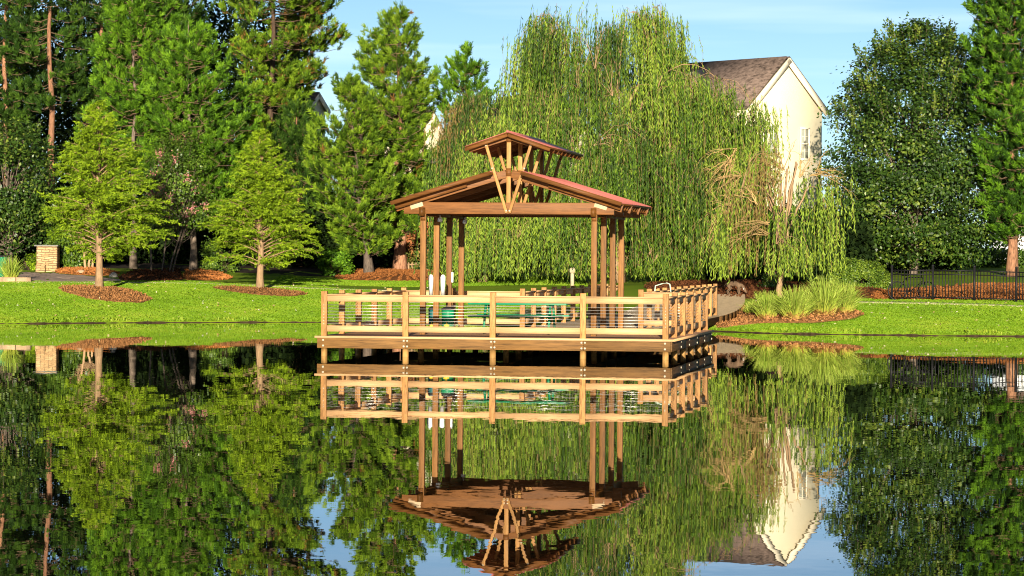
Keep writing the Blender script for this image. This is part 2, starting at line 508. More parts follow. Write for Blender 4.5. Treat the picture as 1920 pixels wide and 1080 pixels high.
mb = MB()
xs = np.arange(-40, 40, 0.12)
sy = shore(xs)
jt = rng.uniform(-0.012, 0.012, len(xs)) + 0.018 * np.sin(xs * 2.9) * np.sin(xs * 0.83)
for i in range(len(xs) - 1):
    mb.add([(xs[i], sy[i] - 0.05 + jt[i], -0.25), (xs[i + 1], sy[i + 1] - 0.05 + jt[i + 1], -0.25),
            (xs[i + 1], sy[i + 1] - 0.04 + jt[i + 1], 0.03 + jt[i + 1]), (xs[i], sy[i] - 0.04 + jt[i], 0.03 + jt[i])], [(0, 1, 2, 3)])
tag(mb.build('shore_bank', M['soil']), kind='structure')


def bed(name, pts, mat, hump=0.06, lift=0.03, chips=200):
    """a bed of loose material lying on the ground: world XY outline, star-shaped about its middle"""
    pts = np.asarray(pts, float)[:, :2]
    n = len(pts)
    dense = np.concatenate([pts[i] + (pts[(i + 1) % n] - pts[i]) * np.linspace(0, 1, 9)[:-1, None] for i in range(n)])
    # round the outline
    for _ in range(3):
        dense = (np.roll(dense, 1, 0) + dense * 2 + np.roll(dense, -1, 0)) / 4
    dense = dense + rng.normal(0, 0.03, dense.shape)
    c = dense.mean(0)
    R = [1.0, 0.97, 0.9, 0.78, 0.62, 0.45, 0.25, 0.05]
    V, Fs, m = [], [], len(dense)
    for r in R:
        P = c + (dense - c) * r
        z = zt(P[:, 0], P[:, 1]) + (lift + hump * (1 - r ** 2) if r < 1 else -0.03) + (rng.normal(0, 0.02, m) if r < 0.95 else 0)
        V += [(a, b, d) for (a, b), d in zip(P, z)]
    for i in range(len(R) - 1):
        for j in range(m):
            j2 = (j + 1) % m
            Fs.append((i * m + j, i * m + j2, (i + 1) * m + j2, (i + 1) * m + j))
    Fs.append(tuple((len(R) - 1) * m + j for j in range(m)))
    b = MB(); b.add(V, Fs)
    nch = int(chips * (np.ptp(dense[:, 0]) * np.ptp(dense[:, 1])))
    if nch:
        rr = np.sqrt(rng.uniform(0, 1, nch)) * 0.99; ii = rng.integers(0, m, nch)
        P = c + (dense[ii] - c) * rr[:, None]
        z = zt(P[:, 0], P[:, 1]) + lift + hump * (1 - rr ** 2)
        b.quads(diamonds(np.stack([P[:, 0], P[:, 1], z], 1), ang(rng.normal(0, 1, (nch, 3)) * [1, 1, 0.6] + [0, 0, 0.35]), rng.uniform(0.05, 0.13, nch), 0.045))
    return tag(b.build(name, mat, smooth=False), kind='structure')


def ribbon(name, P, w, mat, lift=0.012):
    P = np.asarray(P, float)[:, :2]
    s = np.concatenate([[0], np.cumsum(np.linalg.norm(np.diff(P, axis=0), axis=1))])
    q = np.arange(0, s[-1], 0.5)
    C = np.stack([np.interp(q, s, P[:, 0]), np.interp(q, s, P[:, 1])], 1)
    T = ang(np.gradient(C, axis=0)); N = np.stack([-T[:, 1], T[:, 0]], 1)
    V, Fs = [], []
    for off, dz in ((-w / 2, -0.06), (-w / 2, lift), (0, lift + 0.01), (w / 2, lift), (w / 2, -0.06)):
        Q = C + N * off
        zc = zt(Q[:, 0], Q[:, 1])
        V += [(a, b, z + dz) for (a, b), z in zip(Q, zc)]
    m = len(C)
    for i in range(4):
        for j in range(m - 1):
            Fs.append((i * m + j, i * m + j + 1, (i + 1) * m + j + 1, (i + 1) * m + j))
    b = MB(); b.add(V, Fs)
    return tag(b.build(name, mat), kind='structure')


def ell(px, py, rx_px, ry_m, n=20):
    c = gp(px, py)
    rx = rx_px * c[1] / F_PX
    return [(c[0] + rx * math.cos(t), c[1] + ry_m * math.sin(t)) for t in np.linspace(0, 2 * PI, n, endpoint=False)]


c1 = gp(186, 546)
c2 = gp(488, 546)
bed('mulch_bed', [(c1[0] + x, c1[1] + y) for x, y in [(-1.7, 0.9), (-1.1, 2.0), (0.2, 2.2), (1.2, 1.2), (2.2, -1.4), (2.0, -3.4), (1.1, -4.0), (0.0, -3.4), (-1.0, -1.6)]], M['mulch'], 0.10)
bed('mulch_bed', [(c2[0] + x, c2[1] + y) for x, y in [(-2.0, 0.2), (-1.0, 1.2), (0.2, 1.5), (1.3, 0.9), (1.9, -0.3), (1.3, -1.9), (0.2, -2.6), (-1.1, -1.9)]], M['mulch'])
bed('straw_bed', [gp(620, 524), gp(790, 527), gp(880, 526), gp(880, 512), gp(790, 506), gp(690, 505), gp(640, 514)], M['straw'], 0.1)
bed('straw_bed', [gp(345, 525), gp(400, 526), gp(440, 523), gp(400, 508), gp(345, 504)], M['straw'], 0.1)
bed('straw_bed', [gp(215, 525), gp(290, 528), gp(343, 527), gp(340, 503), gp(250, 508)], M['litter'], 0.08, chips=80)  # darker bed colour paints in the shade beside the sunlit straw
bed('straw_bed', [gp(100, 512), gp(190, 518), gp(230, 514), gp(180, 504), gp(110, 504)], M['straw'], 0.08)
b0 = gp(1345, 612)
bed('mulch_bed', [gp(1340, 619), gp(1420, 607), gp(1520, 606), gp(1600, 598), gp(1622, 590), gp(1590, 580), gp(1500, 572), gp(1430, 568), gp(1400, 575), gp(1370, 588), gp(1338, 604)], M['mulch'], 0.10)
bed('straw_bed', [gp(1225, 556), gp(1340, 560), gp(1420, 560), gp(1560, 560), gp(1650, 561), gp(1660, 540), gp(1420, 530), gp(1325, 528), gp(1200, 532)], M['litter'], 0.15, chips=120)  # shade behind the boardwalk painted in by the dark bed colour
bed('straw_bed', [gp(1630, 562), gp(1700, 562), gp(1760, 563), gp(1850, 563), gp(1960, 566), gp(1960, 535), gp(1850, 534), gp(1700, 543), gp(1640, 548)], M['straw'], 0.05)
ribbon('footpath', [gp(-60, 528), gp(60, 530), gp(180, 530), gp(340, 531), gp(480, 535), gp(600, 541), gp(760, 546), gp(980, 549)], 0.95, M['kerb'])
ribbon('footpath', [gp(1420, 562), gp(1560, 565), gp(1640, 567), gp(1760, 569), gp(1860, 572), gp(1980, 577)], 0.8, M['kerb'])
bed('pavement', [gp(60, 529), gp(185, 529), gp(240, 527), gp(150, 517), gp(95, 513), gp(45, 511), gp(-30, 511), gp(-30, 520)], M['path'], 0.0, chips=0)

bed('woodland_floor', [(-30, 139.5), (-17, 139.5), (-12, 140), (-8.5, 140.5), (-4, 141.5), (3, 142), (3, 165), (-30, 170)], M['soil'], 0.0, 0.012, chips=0)
# lawn grass: short blades standing on the two mown banks
def grass_blades(n, X0, X1, t0, t1, keep):
    X = rng.uniform(X0, X1, n); t = t0 + (t1 - t0) * rng.uniform(0, 1, n) ** 1.2
    Y = shore(X) + t
    k = keep(X, Y)
    X, Y, t = X[k], Y[k], t[k]
    n = len(X)
    Z = zt(X, Y)
    az = rng.uniform(0, PI, n)
    w = rng.uniform(0.02, 0.04, n); h = rng.uniform(0.022, 0.042, n) * (1 + 0.9 * (t < 0.35) * (rng.uniform(0, 1, n) < 0.5))
    side = np.stack([np.cos(az), np.sin(az), np.zeros(n)], 1) * w[:, None]
    lean = np.stack([rng.normal(0, 0.3, n), rng.normal(0, 0.3, n), np.ones(n)], 1) * h[:, None]
    P = np.stack([X, Y, Z - 0.005], 1)
    Q = np.stack([P - side, P + side, P + side * 0.5 + lean, P - side * 0.7 + lean * 0.8], 1)
    big = np.sin(X * 0.8 + 0.3 * np.sin(Y)) * np.sin(Y * 0.5 + X * 0.3)
    v = np.clip(0.5 + 0.16 * big + 0.12 * np.sin(X * 2.3 + Y * 0.9) * np.sin(Y * 1.7) + rng.normal(0, 0.12, n), 0, 1)
    return Q, v


def inside(pts):
    pts = np.asarray(pts, float)[:, :2]
    def f(X, Y):
        r = np.zeros(len(X), bool)
        j = len(pts) - 1
        for i in range(len(pts)):
            xi, yi = pts[i]; xj, yj = pts[j]
            c = ((yi > Y) != (yj > Y)) & (X < (xj - xi) * (Y - yi) / (yj - yi + 1e-12) + xi)
            r ^= c
            j = i
        return r
    return f


m1 = inside([(c1[0] + x, c1[1] + y) for x, y in [(-1.7, 0.9), (-1.1, 2.0), (0.2, 2.2), (1.2, 1.2), (2.2, -1.4), (2.0, -3.4), (1.1, -4.0), (0.0, -3.4), (-1.0, -1.6)]])
m2 = inside([(c2[0] + x, c2[1] + y) for x, y in [(-2.0, 0.2), (-1.0, 1.2), (0.2, 1.5), (1.3, 0.9), (1.9, -0.3), (1.3, -1.9), (0.2, -2.6), (-1.1, -1.9)]])
m3 = inside([gp(1345, 618), gp(1420, 608), gp(1520, 608), gp(1604, 600), gp(1626, 590), gp(1590, 578), gp(1500, 570), gp(1410, 566), gp(1385, 570), gp(1335, 590)])
g = MB()
Q, v = grass_blades(190000, -22, 3, 0, 20, lambda X, Y: ~(m1(X, Y) | m2(X, Y)) & (Y < np.interp(X, [-22, -8, -4, 3], [130.0, 130.0, 124.5, 121.5])))
g.quads(Q, v)
Q, v = grass_blades(45000, -10, 3, 18, 30, lambda X, Y: (Y > np.interp(X, [-22, -8, -4, 3], [132.5, 131.0, 126.5, 123.5])) & (Y < np.interp(X, [-10, -4, 3], [139, 138, 137])))
g.quads(Q, v)
Q, v = grass_blades(110000, 5.5, 21, 0, 16.5, lambda X, Y: ~m3(X, Y) & ((X > 8.7) | (Y < 104.2)))
g.quads(Q, v)
Q, v = grass_blades(9000, -24, 22, -0.06, 0.12, lambda X, Y: ((X < 2) | (X > 6.3)) & (np.sin(X * 5.3) + np.sin(X * 2.1 + 1) > -0.9))
Q[:, :, 2] = np.maximum(Q[:, :, 2], 0) + 0.02 + np.where(Q[:, :, 2] < 0, 0.05, 0)
g.quads(Q, v)
Q, v = grass_blades(3500, -24, 22, -0.04, 0.25, lambda X, Y: ((X < 2) | (X > 6.3)) & (np.sin(X * 3.1) + np.sin(X * 1.3 + 2) > 0.2))
Q[:, 2:, 2] += rng.uniform(0.02, 0.12, (len(Q), 1)); Q[:, :, 2] = np.maximum(Q[:, :, 2], 0.0)
g.quads(Q, np.clip(v + 0.3, 0, 1))
tag(g.build('grass', M['grass_leaf']), kind='stuff')
lf = MB()
for n, X0, X1, t1 in ((260, -22, -2, 18), (140, 6, 20, 15)):
    X = rng.uniform(X0, X1, n); Y = shore(X) + rng.uniform(0.2, t1, n)
    P = np.stack([X, Y, zt(X, Y) + 0.04], 1)
    lf.quads(diamonds(P, ang(rng.normal(0, 1, (n, 3)) * [1, 1, 0.5]), 0.09, 0.05), rng.uniform(0, 1, n))
n = 170
X = rng.uniform(-14, 14, n); Y = rng.uniform(30, 100, n)
k_ = (np.abs(X) < Y * 0.17) & (Y < shore(X) - 1)
P = np.stack([X, Y, np.full(n, 0.004)], 1)[k_]
D = np.stack([rng.normal(0, 1, len(P)), rng.normal(0, 1, len(P)), np.zeros(len(P))], 1)
D = ang(D)
lf.quads(diamonds(P, D, 0.09, 0.05, np.stack([-D[:, 1], D[:, 0], np.zeros(len(P))], 1)), rng.uniform(0, 1, len(P)))
tag(lf.build('fallen_leaves', M['fallen_leaf']), kind='stuff')

# ------------------------------------------------------------------ deck on the pond
A_ROT = 0.1511
CX, CY, ZD = 3.58, 73.74, 0.468
PW = 0.135


def to_world(x, y):
    c, s = math.cos(A_ROT), math.sin(A_ROT)
    return CX + c * x + s * y, CY - s * x + c * y


def front_x(px, yl=0.0):
    lo, hi = -10.0, 1.0
    for _ in range(50):
        m = (lo + hi) / 2
        X, Y = to_world(m, yl)
        if 960 + F_PX * X / Y + 0.4 < px: lo = m
        else: hi = m
    return (lo + hi) / 2


FX = [front_x(p) for p in (609.5, 762.0, 925.5, 1094.7, 1249.5)]
XL, XR = FX[0], FX[-1]
SB = 2.027
DEP = 5 * SB
deck = tag(empty('pond_deck', (CX, CY, ZD), -A_ROT, local=True),
           'wooden fishing deck on posts in the pond with cable railings', 'deck')


def dpart(name, mat, fill, bevel=0.0, smooth=False):
    b = MB(); fill(b)
    return b.build(name, mat, deck, smooth=smooth, bevel=bevel)


# floor boards
def floor_fill(b):
    y = -0.05
    while y < DEP + 0.05:
        b.box(((XL + XR) / 2, y + 0.068, -0.021), (XR - XL + 0.36, 0.132, 0.042))
        y += 0.14
dpart('deck_floor', M['plank'], floor_fill)
dpart('edge_board', M['rail_wood'], lambda b: b.box(((XL + XR) / 2, -0.107, -0.022), (XR - XL + 0.40, 0.1, 0.05)))
dpart('edge_board', M['rail_wood_deep'], lambda b: b.box((XR + 0.2, DEP / 2 - 0.02, -0.022), (0.04, DEP + 0.26, 0.05)))
# fascias, in lengths that butt at the posts
cuts = [XL - 0.15] + [x + 0.03 for x in FX[1:4]] + [XR + 0.13]
for i in range(4):
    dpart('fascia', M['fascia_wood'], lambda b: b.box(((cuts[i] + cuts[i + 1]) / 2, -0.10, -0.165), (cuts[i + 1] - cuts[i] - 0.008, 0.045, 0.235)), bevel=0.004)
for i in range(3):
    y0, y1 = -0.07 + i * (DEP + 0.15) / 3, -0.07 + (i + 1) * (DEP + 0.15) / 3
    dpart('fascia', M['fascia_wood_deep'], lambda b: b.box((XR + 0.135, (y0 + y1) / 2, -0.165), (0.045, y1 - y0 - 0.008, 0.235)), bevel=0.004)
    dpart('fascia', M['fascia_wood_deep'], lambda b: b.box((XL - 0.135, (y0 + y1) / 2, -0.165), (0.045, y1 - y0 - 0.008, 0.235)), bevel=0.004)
dpart('fascia', M['fascia_wood'], lambda b: b.box(((XL + XR) / 2, DEP + 0.10, -0.165), (XR - XL + 0.2, 0.045, 0.235)), bevel=0.004)
# bolts
for i, x in enumerate(FX):
    for dx in ((0,) if i in (0, 4) else (-0.02, 0.06)):
        for dz in (-0.095, -0.225):
            dpart('bolt', M['bolt'], lambda b: b.tube([(x + dx, -0.122, dz), (x + dx, -0.145, dz)], 0.026, 10))
for k in range(1, 6):
    for dz in (-0.095, -0.225):
        dpart('bolt', M['bolt'], lambda b: b.tube([(XR + 0.155, k * SB, dz), (XR + 0.178, k * SB, dz)], 0.026, 10))
# piles standing in the water
def pile_fill(x, y):
    r = PW / 2 + 0.005
    def f(b):
        b.lathe((x, y, 0), [(r, -1.4), (r, -ZD - 0.02), (r * 1.02, -ZD + 0.01), (r, -0.28), (r * 0.96, -0.285), (r * 0.96, -0.05)], 12)
    return f
for k in range(6):
    for x in (FX if k % 1 == 0 else FX):
        dpart('pile', M['pile'], pile_fill(x, k * SB), smooth=False)
# cross beams under the floor
for x in FX[1:4]:
    dpart('joist', M['fascia_wood_deep'], lambda b: b.box((x, DEP / 2, -0.17), (0.1, DEP - 0.1, 0.22)))


def rail_post(b, x, y):
    b.box((x, y, 0.52), (PW, PW, 1.06))


def bay(p, q, mat, parts, wires=7, deep=False):
    """railing between two posts: two boards, a cap board and a set of steel wires"""
    p, q = np.asarray(p, float), np.asarray(q, float)
    d = ang(q - p)
    a, c = p + d * (PW / 2 + 0.002), q - d * (PW / 2 + 0.002)
    z = lambda v, h: np.array([v[0], v[1], h + v[2] if len(v) > 2 else h])
    P3 = lambda v, h: np.array([v[0], v[1], h + (v[2] if len(v) > 2 else 0)])
    parts('bottom_rail', mat, lambda b: b.bar(P3(a, 0.175), P3(c, 0.175), 0.04, 0.142))
    parts('top_rail', mat, lambda b: b.bar(P3(a, 0.878), P3(c, 0.878), 0.04, 0.135))
    parts('cap_rail', mat, lambda b: b.bar(P3(a, 0.962), P3(c, 0.962), 0.14, 0.03))
    if wires:
        def wf(b):
            for i in range(wires):
                h = 0.285 + i * 0.0735
                b.tube([P3(a, h), P3(c, h)], 0.004, 5)
        parts('wire', M['steel'], wf)


# front, left, right and back railings
LP = [(XL, k * SB) for k in range(6)]
RP = [(XR, k * SB) for k in range(6)]
BX = [front_x(p, DEP) for p in (850, 981, 1203)]
BP = [(x, DEP) for x in BX]
for P in [(x, 0) for x in FX] + LP[1:] + RP[1:] + BP:
    dpart('railing_post', M['post_wood'], lambda b: rail_post(b, *P), bevel=0.006)
for i in range(4):
    bay((FX[i], 0), (FX[i + 1], 0), M['rail_wood'], dpart)
for k in range(5):
    bay(LP[k], LP[k + 1], M['rail_wood_deep'], dpart)
    bay(RP[k], RP[k + 1], M['rail_wood_deep'], dpart)
bay(LP[5], BP[0], M['rail_wood'], dpart)
bay(BP[0], BP[1], M['rail_wood'], dpart)
bay(BP[2], RP[5], M['rail_wood'], dpart)
for x, y in ((XL, 0), (XR, 0)):
    for i in range(7):
        dpart('wire_end', M['bolt'], lambda b: b.tube([(x, y - PW / 2 - 0.012, 0.285 + i * 0.0735), (x, y - PW / 2 + 0.002, 0.285 + i * 0.0735)], 0.013, 8))

# ------------------------------------------------------------------ boardwalk to the shore
bw = tag(empty('boardwalk', (CX, CY, ZD), -A_ROT, local=True),
         'long wooden boardwalk with railings leading from the deck back to the shore', 'boardwalk')


def bpart(name, mat, fill, bevel=0.0, smooth=False):
    b = MB(); fill(b)
    return b.build(name, mat, bw, smooth=smooth, bevel=bevel)


WL, WR = BX[1], BX[2]
NB = 11
YE = DEP + NB * SB                        # end of the level railed part
endp = gp(1396, 557)
ex, ey = endp[0] - CX, endp[1] - CY
cA, sA = math.cos(A_ROT), math.sin(A_ROT)
elx, ely = cA * ex - sA * ey, sA * ex + cA * ey
ezr = endp[2] - ZD + 0.10
def walk_fill(b):
    y = DEP + 0.16
    while y < YE:
        b.box(((WL + WR) / 2, y + 0.068, -0.021), (WR - WL + 0.3, 0.132, 0.042))
        y += 0.14
bpart('deck_floor', M['grey_plank'], walk_fill)
# last, widening and climbing stretch that bends right onto the bank
NR = 60
left = [np.array([WL - 0.15, YE, 0]), np.array([WL + 0.1, YE + 6, 0.25]), np.array([elx - 3.2, ely + 1.0, ezr])]
right = [np.array([WR + 0.15, YE, 0]), np.array([WR + 0.75, YE + 5.0, 0.16]), np.array([elx, ely, ezr])]
bez = lambda P, t: P[0] * (1 - t) ** 2 + 2 * P[1] * t * (1 - t) + P[2] * t * t
def ramp_fill(b):
    for i in range(NR):
        t0, t1 = i / NR, (i + 0.94) / NR
        a, c, d, e = bez(left, t0), bez(right, t0), bez(right, t1), bez(left, t1)
        dn = np.array([0, 0, -0.042])
        b.add([a, c, d, e, a + dn, c + dn, d + dn, e + dn], [(0, 1, 2, 3), (4, 7, 6, 5), (0, 4, 5, 1), (1, 5, 6, 2), (2, 6, 7, 3), (3, 7, 4, 0)])
bpart('deck_floor', M['grey_plank'], ramp_fill)
def rfascia(b):
    for i in range(12):
        p, q = bez(right, i / 12), bez(right, (i + 1) / 12)
        b.bar(p + [0.0, 0, -0.165], q + [0.0, 0, -0.165], 0.045, 0.235)
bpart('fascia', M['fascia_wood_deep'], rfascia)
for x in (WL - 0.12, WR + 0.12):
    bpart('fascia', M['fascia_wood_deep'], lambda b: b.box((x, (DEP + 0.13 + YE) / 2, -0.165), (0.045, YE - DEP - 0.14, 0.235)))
for k in range(1, NB + 1):
    for x in (WL, WR):
        y = DEP + k * SB
        bpart('railing_post', M['post_wood'], lambda b: b.box((x, y, 0.52), (PW, PW, 1.06)), bevel=0.006)
        bpart('pile', M['pile'], pile_fill(x, y))
for k in range(NB):
    for x in (WL, WR):
        bay((x, DEP + k * SB), (x, DEP + (k + 1) * SB), M['rail_wood_deep'], bpart)
bpart('handrail', M['mint'], lambda b: b.tube([at(1229, 512, 97) - [0, 0, 0], at(1233, 521, 97), at(1236, 531, 97), at(1236.2, 545, 97)], 0.022, 8) if False else
      b.tube([(WR + 0.02, DEP + 3.2, 0.97), (WR + 0.02, DEP + 3.3, 1.12), (WR + 0.18, DEP + 3.4, 1.18), (WR + 0.32, DEP + 3.5, 1.2), (WR + 0.40, DEP + 3.5, 1.17), (WR + 0.43, DEP + 3.5, 0.95)], 0.016, 8), smooth=True)

# ------------------------------------------------------------------ pavilion on the deck
pav = tag(empty('pavilion', (CX, CY, ZD), -A_ROT, local=True),
          'open timber pavilion with a two-tier red metal roof standing on the deck', 'pavilion')


def ppart(name, mat, fill, bevel=0.0, smooth=False, parent=None):
    b = MB(); fill(b)
    return b.build(name, mat, parent or pav, smooth=smooth, bevel=bevel)


PXL, PXR, PV0, PP = -6.13, -1.98, 2.28, 1.849
PC = (PXL + PXR) / 2
SL = 0.305                               # lower roof slope
ZR = 4.50 - ZD                           # height of the lower roof's (virtual) ridge above the deck
EH = 2.78                                # half span to the eave
V0, V1 = 1.72, 8.50
th = math.atan(SL)
zr = lambda d: ZR - SL * d               # roof top at distance d from the middle
TT, TB = 3.655 - ZD, 3.375 - ZD          # tie beam top and bottom
for k in range(4):
    y = PV0 + PP * k
    for x in (PXL, PXR):
        ppart('post', M['pav_post'], lambda b: b.box((x, y, TB / 2), (0.135, 0.135, TB - 0.004)), bevel=0.006)
        ppart('post_bracket', M['beam'], lambda b: b.box((x, y - 0.07, TB - 0.09), (0.11, 0.012, 0.15)))
    # truss: tie beam, rafters, king post, struts that fan out to the upper roof
    ppart('tie_beam', M['beam'], lambda b: b.box((PC, y, (TT + TB) / 2), (2 * 2.55, 0.13, TT - TB)), bevel=0.006)
    for s in (-1, 1):
        ppart('rafter', M['beam'], lambda b: b.bar((PC + s * (EH - 0.03), y, zr(EH) - 0.135), (PC + s * 0.06, y, zr(0.06) - 0.135), 0.12, 0.19), bevel=0.005)
        ppart('strut', M['strut'], lambda b: b.bar((PC + s * 0.035, y - 0.10, TB + 0.03), (PC + s * 0.56, y - 0.10, 5.09 - ZD), 0.07, 0.085, (0, -1, 0)), bevel=0.004)
        ppart('upper_rafter', M['beam'], lambda b: b.bar((PC + s * 0.98, y, 4.92 - ZD), (PC + s * 0.05, y, 5.21 - ZD), 0.10, 0.13), bevel=0.004)
        if k == 0:
            R = np.array([[math.cos(th), 0, -s * math.sin(th) * -1], [0, 1, 0], [-s * math.sin(th), 0, math.cos(th)]])
            cxp = PC + s * 2.24
            ppart('gusset_plate', M['plate'], lambda b: b.bar((cxp - 0.15, y - 0.085, TT - 0.055 + (0.045 if s < 0 else 0.045) * -(-1) * (1 if s > 0 else -1)), (cxp + 0.15, y - 0.085, TT - 0.055 + 0.045 * (-1 if s > 0 else 1)), 0.02, 0.17), bevel=0.003)
            for (dx, zz) in ((0.04, TB + 0.08), (0.39, 4.47 - ZD), (0.545, 5.02 - ZD)):
                ppart('bolt', M['bolt'], lambda b: b.tube([(PC + s * dx, y - 0.135, zz), (PC + s * dx, y - 0.16, zz)], 0.024, 8))
    ppart('king_post', M['strut'], lambda b: b.box((PC, y - 0.006, (TB + 0.06 + 5.28 - ZD) / 2), (0.1, 0.115, 5.28 - ZD - TB - 0.06)), bevel=0.004)
    ppart('king_block', M['beam'], lambda b: b.box((PC, y - 0.07, 4.38 - ZD), (0.13, 0.03, 0.19)))
    if k == 0:
        ppart('king_block', M['beam'], lambda b: b.box((PC, y - 0.07, 5.2 - ZD), (0.12, 0.03, 0.2)))
# long plates over the posts
for x in (PXL, PXR):
    ppart('wall_plate', M['beam_deep'], lambda b: b.box((x, (V0 + V1) / 2, TB + 0.05), (0.11, V1 - V0 - 0.5, 0.2)))
# roof panels with their decking
for s in (-1, 1):
    a, c = np.array([PC + s * EH, 0, zr(EH)]), np.array([PC + s * 0.37, 0, zr(0.37)])
    mid = (a + c) / 2
    L = np.linalg.norm(c - a)
    def rp(b, dz, t, extra=0.0, y0=V0, y1=V1):
        n = np.array([s * math.sin(th), 0, math.cos(th)])
        b.bar(a + n * dz + [0, (y0 + y1) / 2, 0], c + n * dz + [0, (y0 + y1) / 2, 0], y1 - y0, t)
    pan = ppart('roof_panel', M['red_metal'], lambda b: rp(b, -0.006, 0.012))
    ppart('decking', M['beam_deep'], lambda b: rp(b, -0.034, 0.04, y0=V0 + 0.02, y1=V1 - 0.02))
    # barge boards and fascia
    for yb in (V0 + 0.035, V1 - 0.035):
        ppart('barge_board', M['beam'], lambda b: b.bar(a + [0, yb + (-0.04 if yb < 5 else 0.04), -0.035], c + [0, yb + (-0.04 if yb < 5 else 0.04), -0.035], 0.035, 0.095))
    def seams(b):
        n = np.array([s * math.sin(th), 0, math.cos(th)])
        y = V0 + 0.2
        while y <= V1 - 0.1:
            b.bar(a + n * 0.012 + [0, y, 0], c + n * 0.012 + [0, y, 0], 0.02, 0.024)
            y += 0.42
    bs = MB(); seams(bs); so = bs.build('seam', M['red_metal'], pan)
    for i in range(13):
        y = V0 + 0.35 + i * (V1 - V0 - 0.7) / 12
        if min(abs(y - PV0 - PP * k) for k in range(4)) < 0.12:
            continue
        ppart('rafter_tail', M['beam'], lambda b: b.bar((PC + s * (EH - 0.05), y, zr(EH) - 0.115), (PC + s * 1.0, y, zr(1.0) - 0.115), 0.06, 0.12))
    # upper roof
    US, UE, UZ = 0.34, 1.03, 5.345 - ZD
    tu = math.atan(US)
    ua, uc = np.array([PC + s * UE, 0, UZ - US * UE]), np.array([PC + s * 0.004, 0, UZ])
    un = np.array([s * math.sin(tu), 0, math.cos(tu)])
    W0, W1 = 1.95, 8.28
    ppart('upper_roof_panel', M['red_metal'], lambda b: b.bar(ua + un * -0.006 + [0, (W0 + W1) / 2, 0], uc + un * -0.006 + [0, (W0 + W1) / 2, 0], W1 - W0, 0.012))
    ppart('upper_decking', M['beam_deep'], lambda b: b.bar(ua + un * -0.034 + [0, (W0 + W1) / 2, 0], uc + un * -0.034 + [0, (W0 + W1) / 2, 0], W1 - W0 - 0.04, 0.04))
    ppart('upper_barge_board', M['beam'], lambda b: b.bar(ua + [0, W0 + 0.035, -0.085], uc + [0, W0 + 0.035, -0.085], 0.035, 0.07))
    for i in range(9):
        y = W0 + 0.3 + i * (W1 - W0 - 0.6) / 8
        if min(abs(y - PV0 - PP * k) for k in range(4)) < 0.12:
            continue
        ppart('upper_rafter_tail', M['beam'], lambda b: b.bar((PC + s * (UE - 0.03), y, UZ - US * UE - 0.10), (PC + s * 0.1, y, UZ - 0.03 - 0.10), 0.05, 0.09))
ppart('ridge_cap', M['red_metal'], lambda b: b.tube([(PC, 1.93, UZ + 0.004), (PC, 8.30, UZ + 0.004)], 0.03, 8))

# lamps under the left plate, the small white plate on a post
for (x, y) in ((PXL + 0.13, PV0 + PP - 0.3), (PXL + 0.13, PV0 + 3 * PP - 0.3)):
    t = tag(empty('flood_lamp', (0, 0, 0)), 'x', 'lamp')
    X, Y = to_world(x, y)
    t.location = (X, Y, ZD + TB - 0.04)
    ORI[t.name] = np.array([X, Y, ZD + TB - 0.04])
    b = MB(); b.lathe((X, Y, ZD + TB - 0.16), [(0.02, 0.10), (0.05, 0.08), (0.06, 0.0), (0.045, -0.02)], 12); b.build('lamp_head', M['white'], t, smooth=True)
    b = MB(); b.tube([(X, Y, ZD + TB - 0.07), (X, Y, ZD + TB + 0.0)], 0.012, 6); b.build('stem', M['white'], t)
    tag(t, 'small white lamp under the pavilion eave near the ' + ('second' if y < 5 else 'rearmost') + ' left post', 'lamp', 'lamps under the pavilion eave')
X, Y = to_world(PXL + 0.09, PV0 + 2 * PP - 0.06)
b = MB(); b.box((X, Y, ZD + 1.36), (0.05, 0.03, 0.26))
tag(b.build('thermometer', M['white'], bevel=0.008), 'narrow white plate fixed on the third left post of the pavilion', 'plate')

# ------------------------------------------------------------------ things on the deck
def litter_bin(x, y, w, label, mat, h=0.56):
    X, Y = to_world(x, y)
    t = tag(empty('litter_bin', (X, Y, ZD)), label, 'bin', 'bins beside the pavilion posts')
    b = MB(); b.lathe((X, Y, ZD), [(w * 0.42, 0.0), (w * 0.46, 0.03), (w * 0.5, h * 0.9), (w * 0.5, h)], 20); b.build('body', mat, t, smooth=False)
    b = MB(); b.lathe((X, Y, ZD + h), [(w * 0.53, 0.0), (w * 0.53, 0.03), (w * 0.35, 0.07), (w * 0.1, 0.085)], 20); b.build('lid', M['dark'], t)
    st = [(math.sin(i * PI / 5) * (0.085 if i % 2 == 0 else 0.045), math.cos(i * PI / 5) * (0.1 if i % 2 == 0 else 0.05)) for i in range(10)]
    b = MB()
    yy = Y - w * 0.5 - 0.006
    V = [(X - 0.03 + a, yy, ZD + 0.17 + c) for a, c in st] + [(X - 0.03 + a, yy + 0.05, ZD + 0.17 + c) for a, c in st]
    b.add(V, [tuple(range(10))] + [(i, (i + 1) % 10, 10 + (i + 1) % 10, 10 + i) for i in range(10)])
    b.build('emblem', M['yellow'], t)
    return t


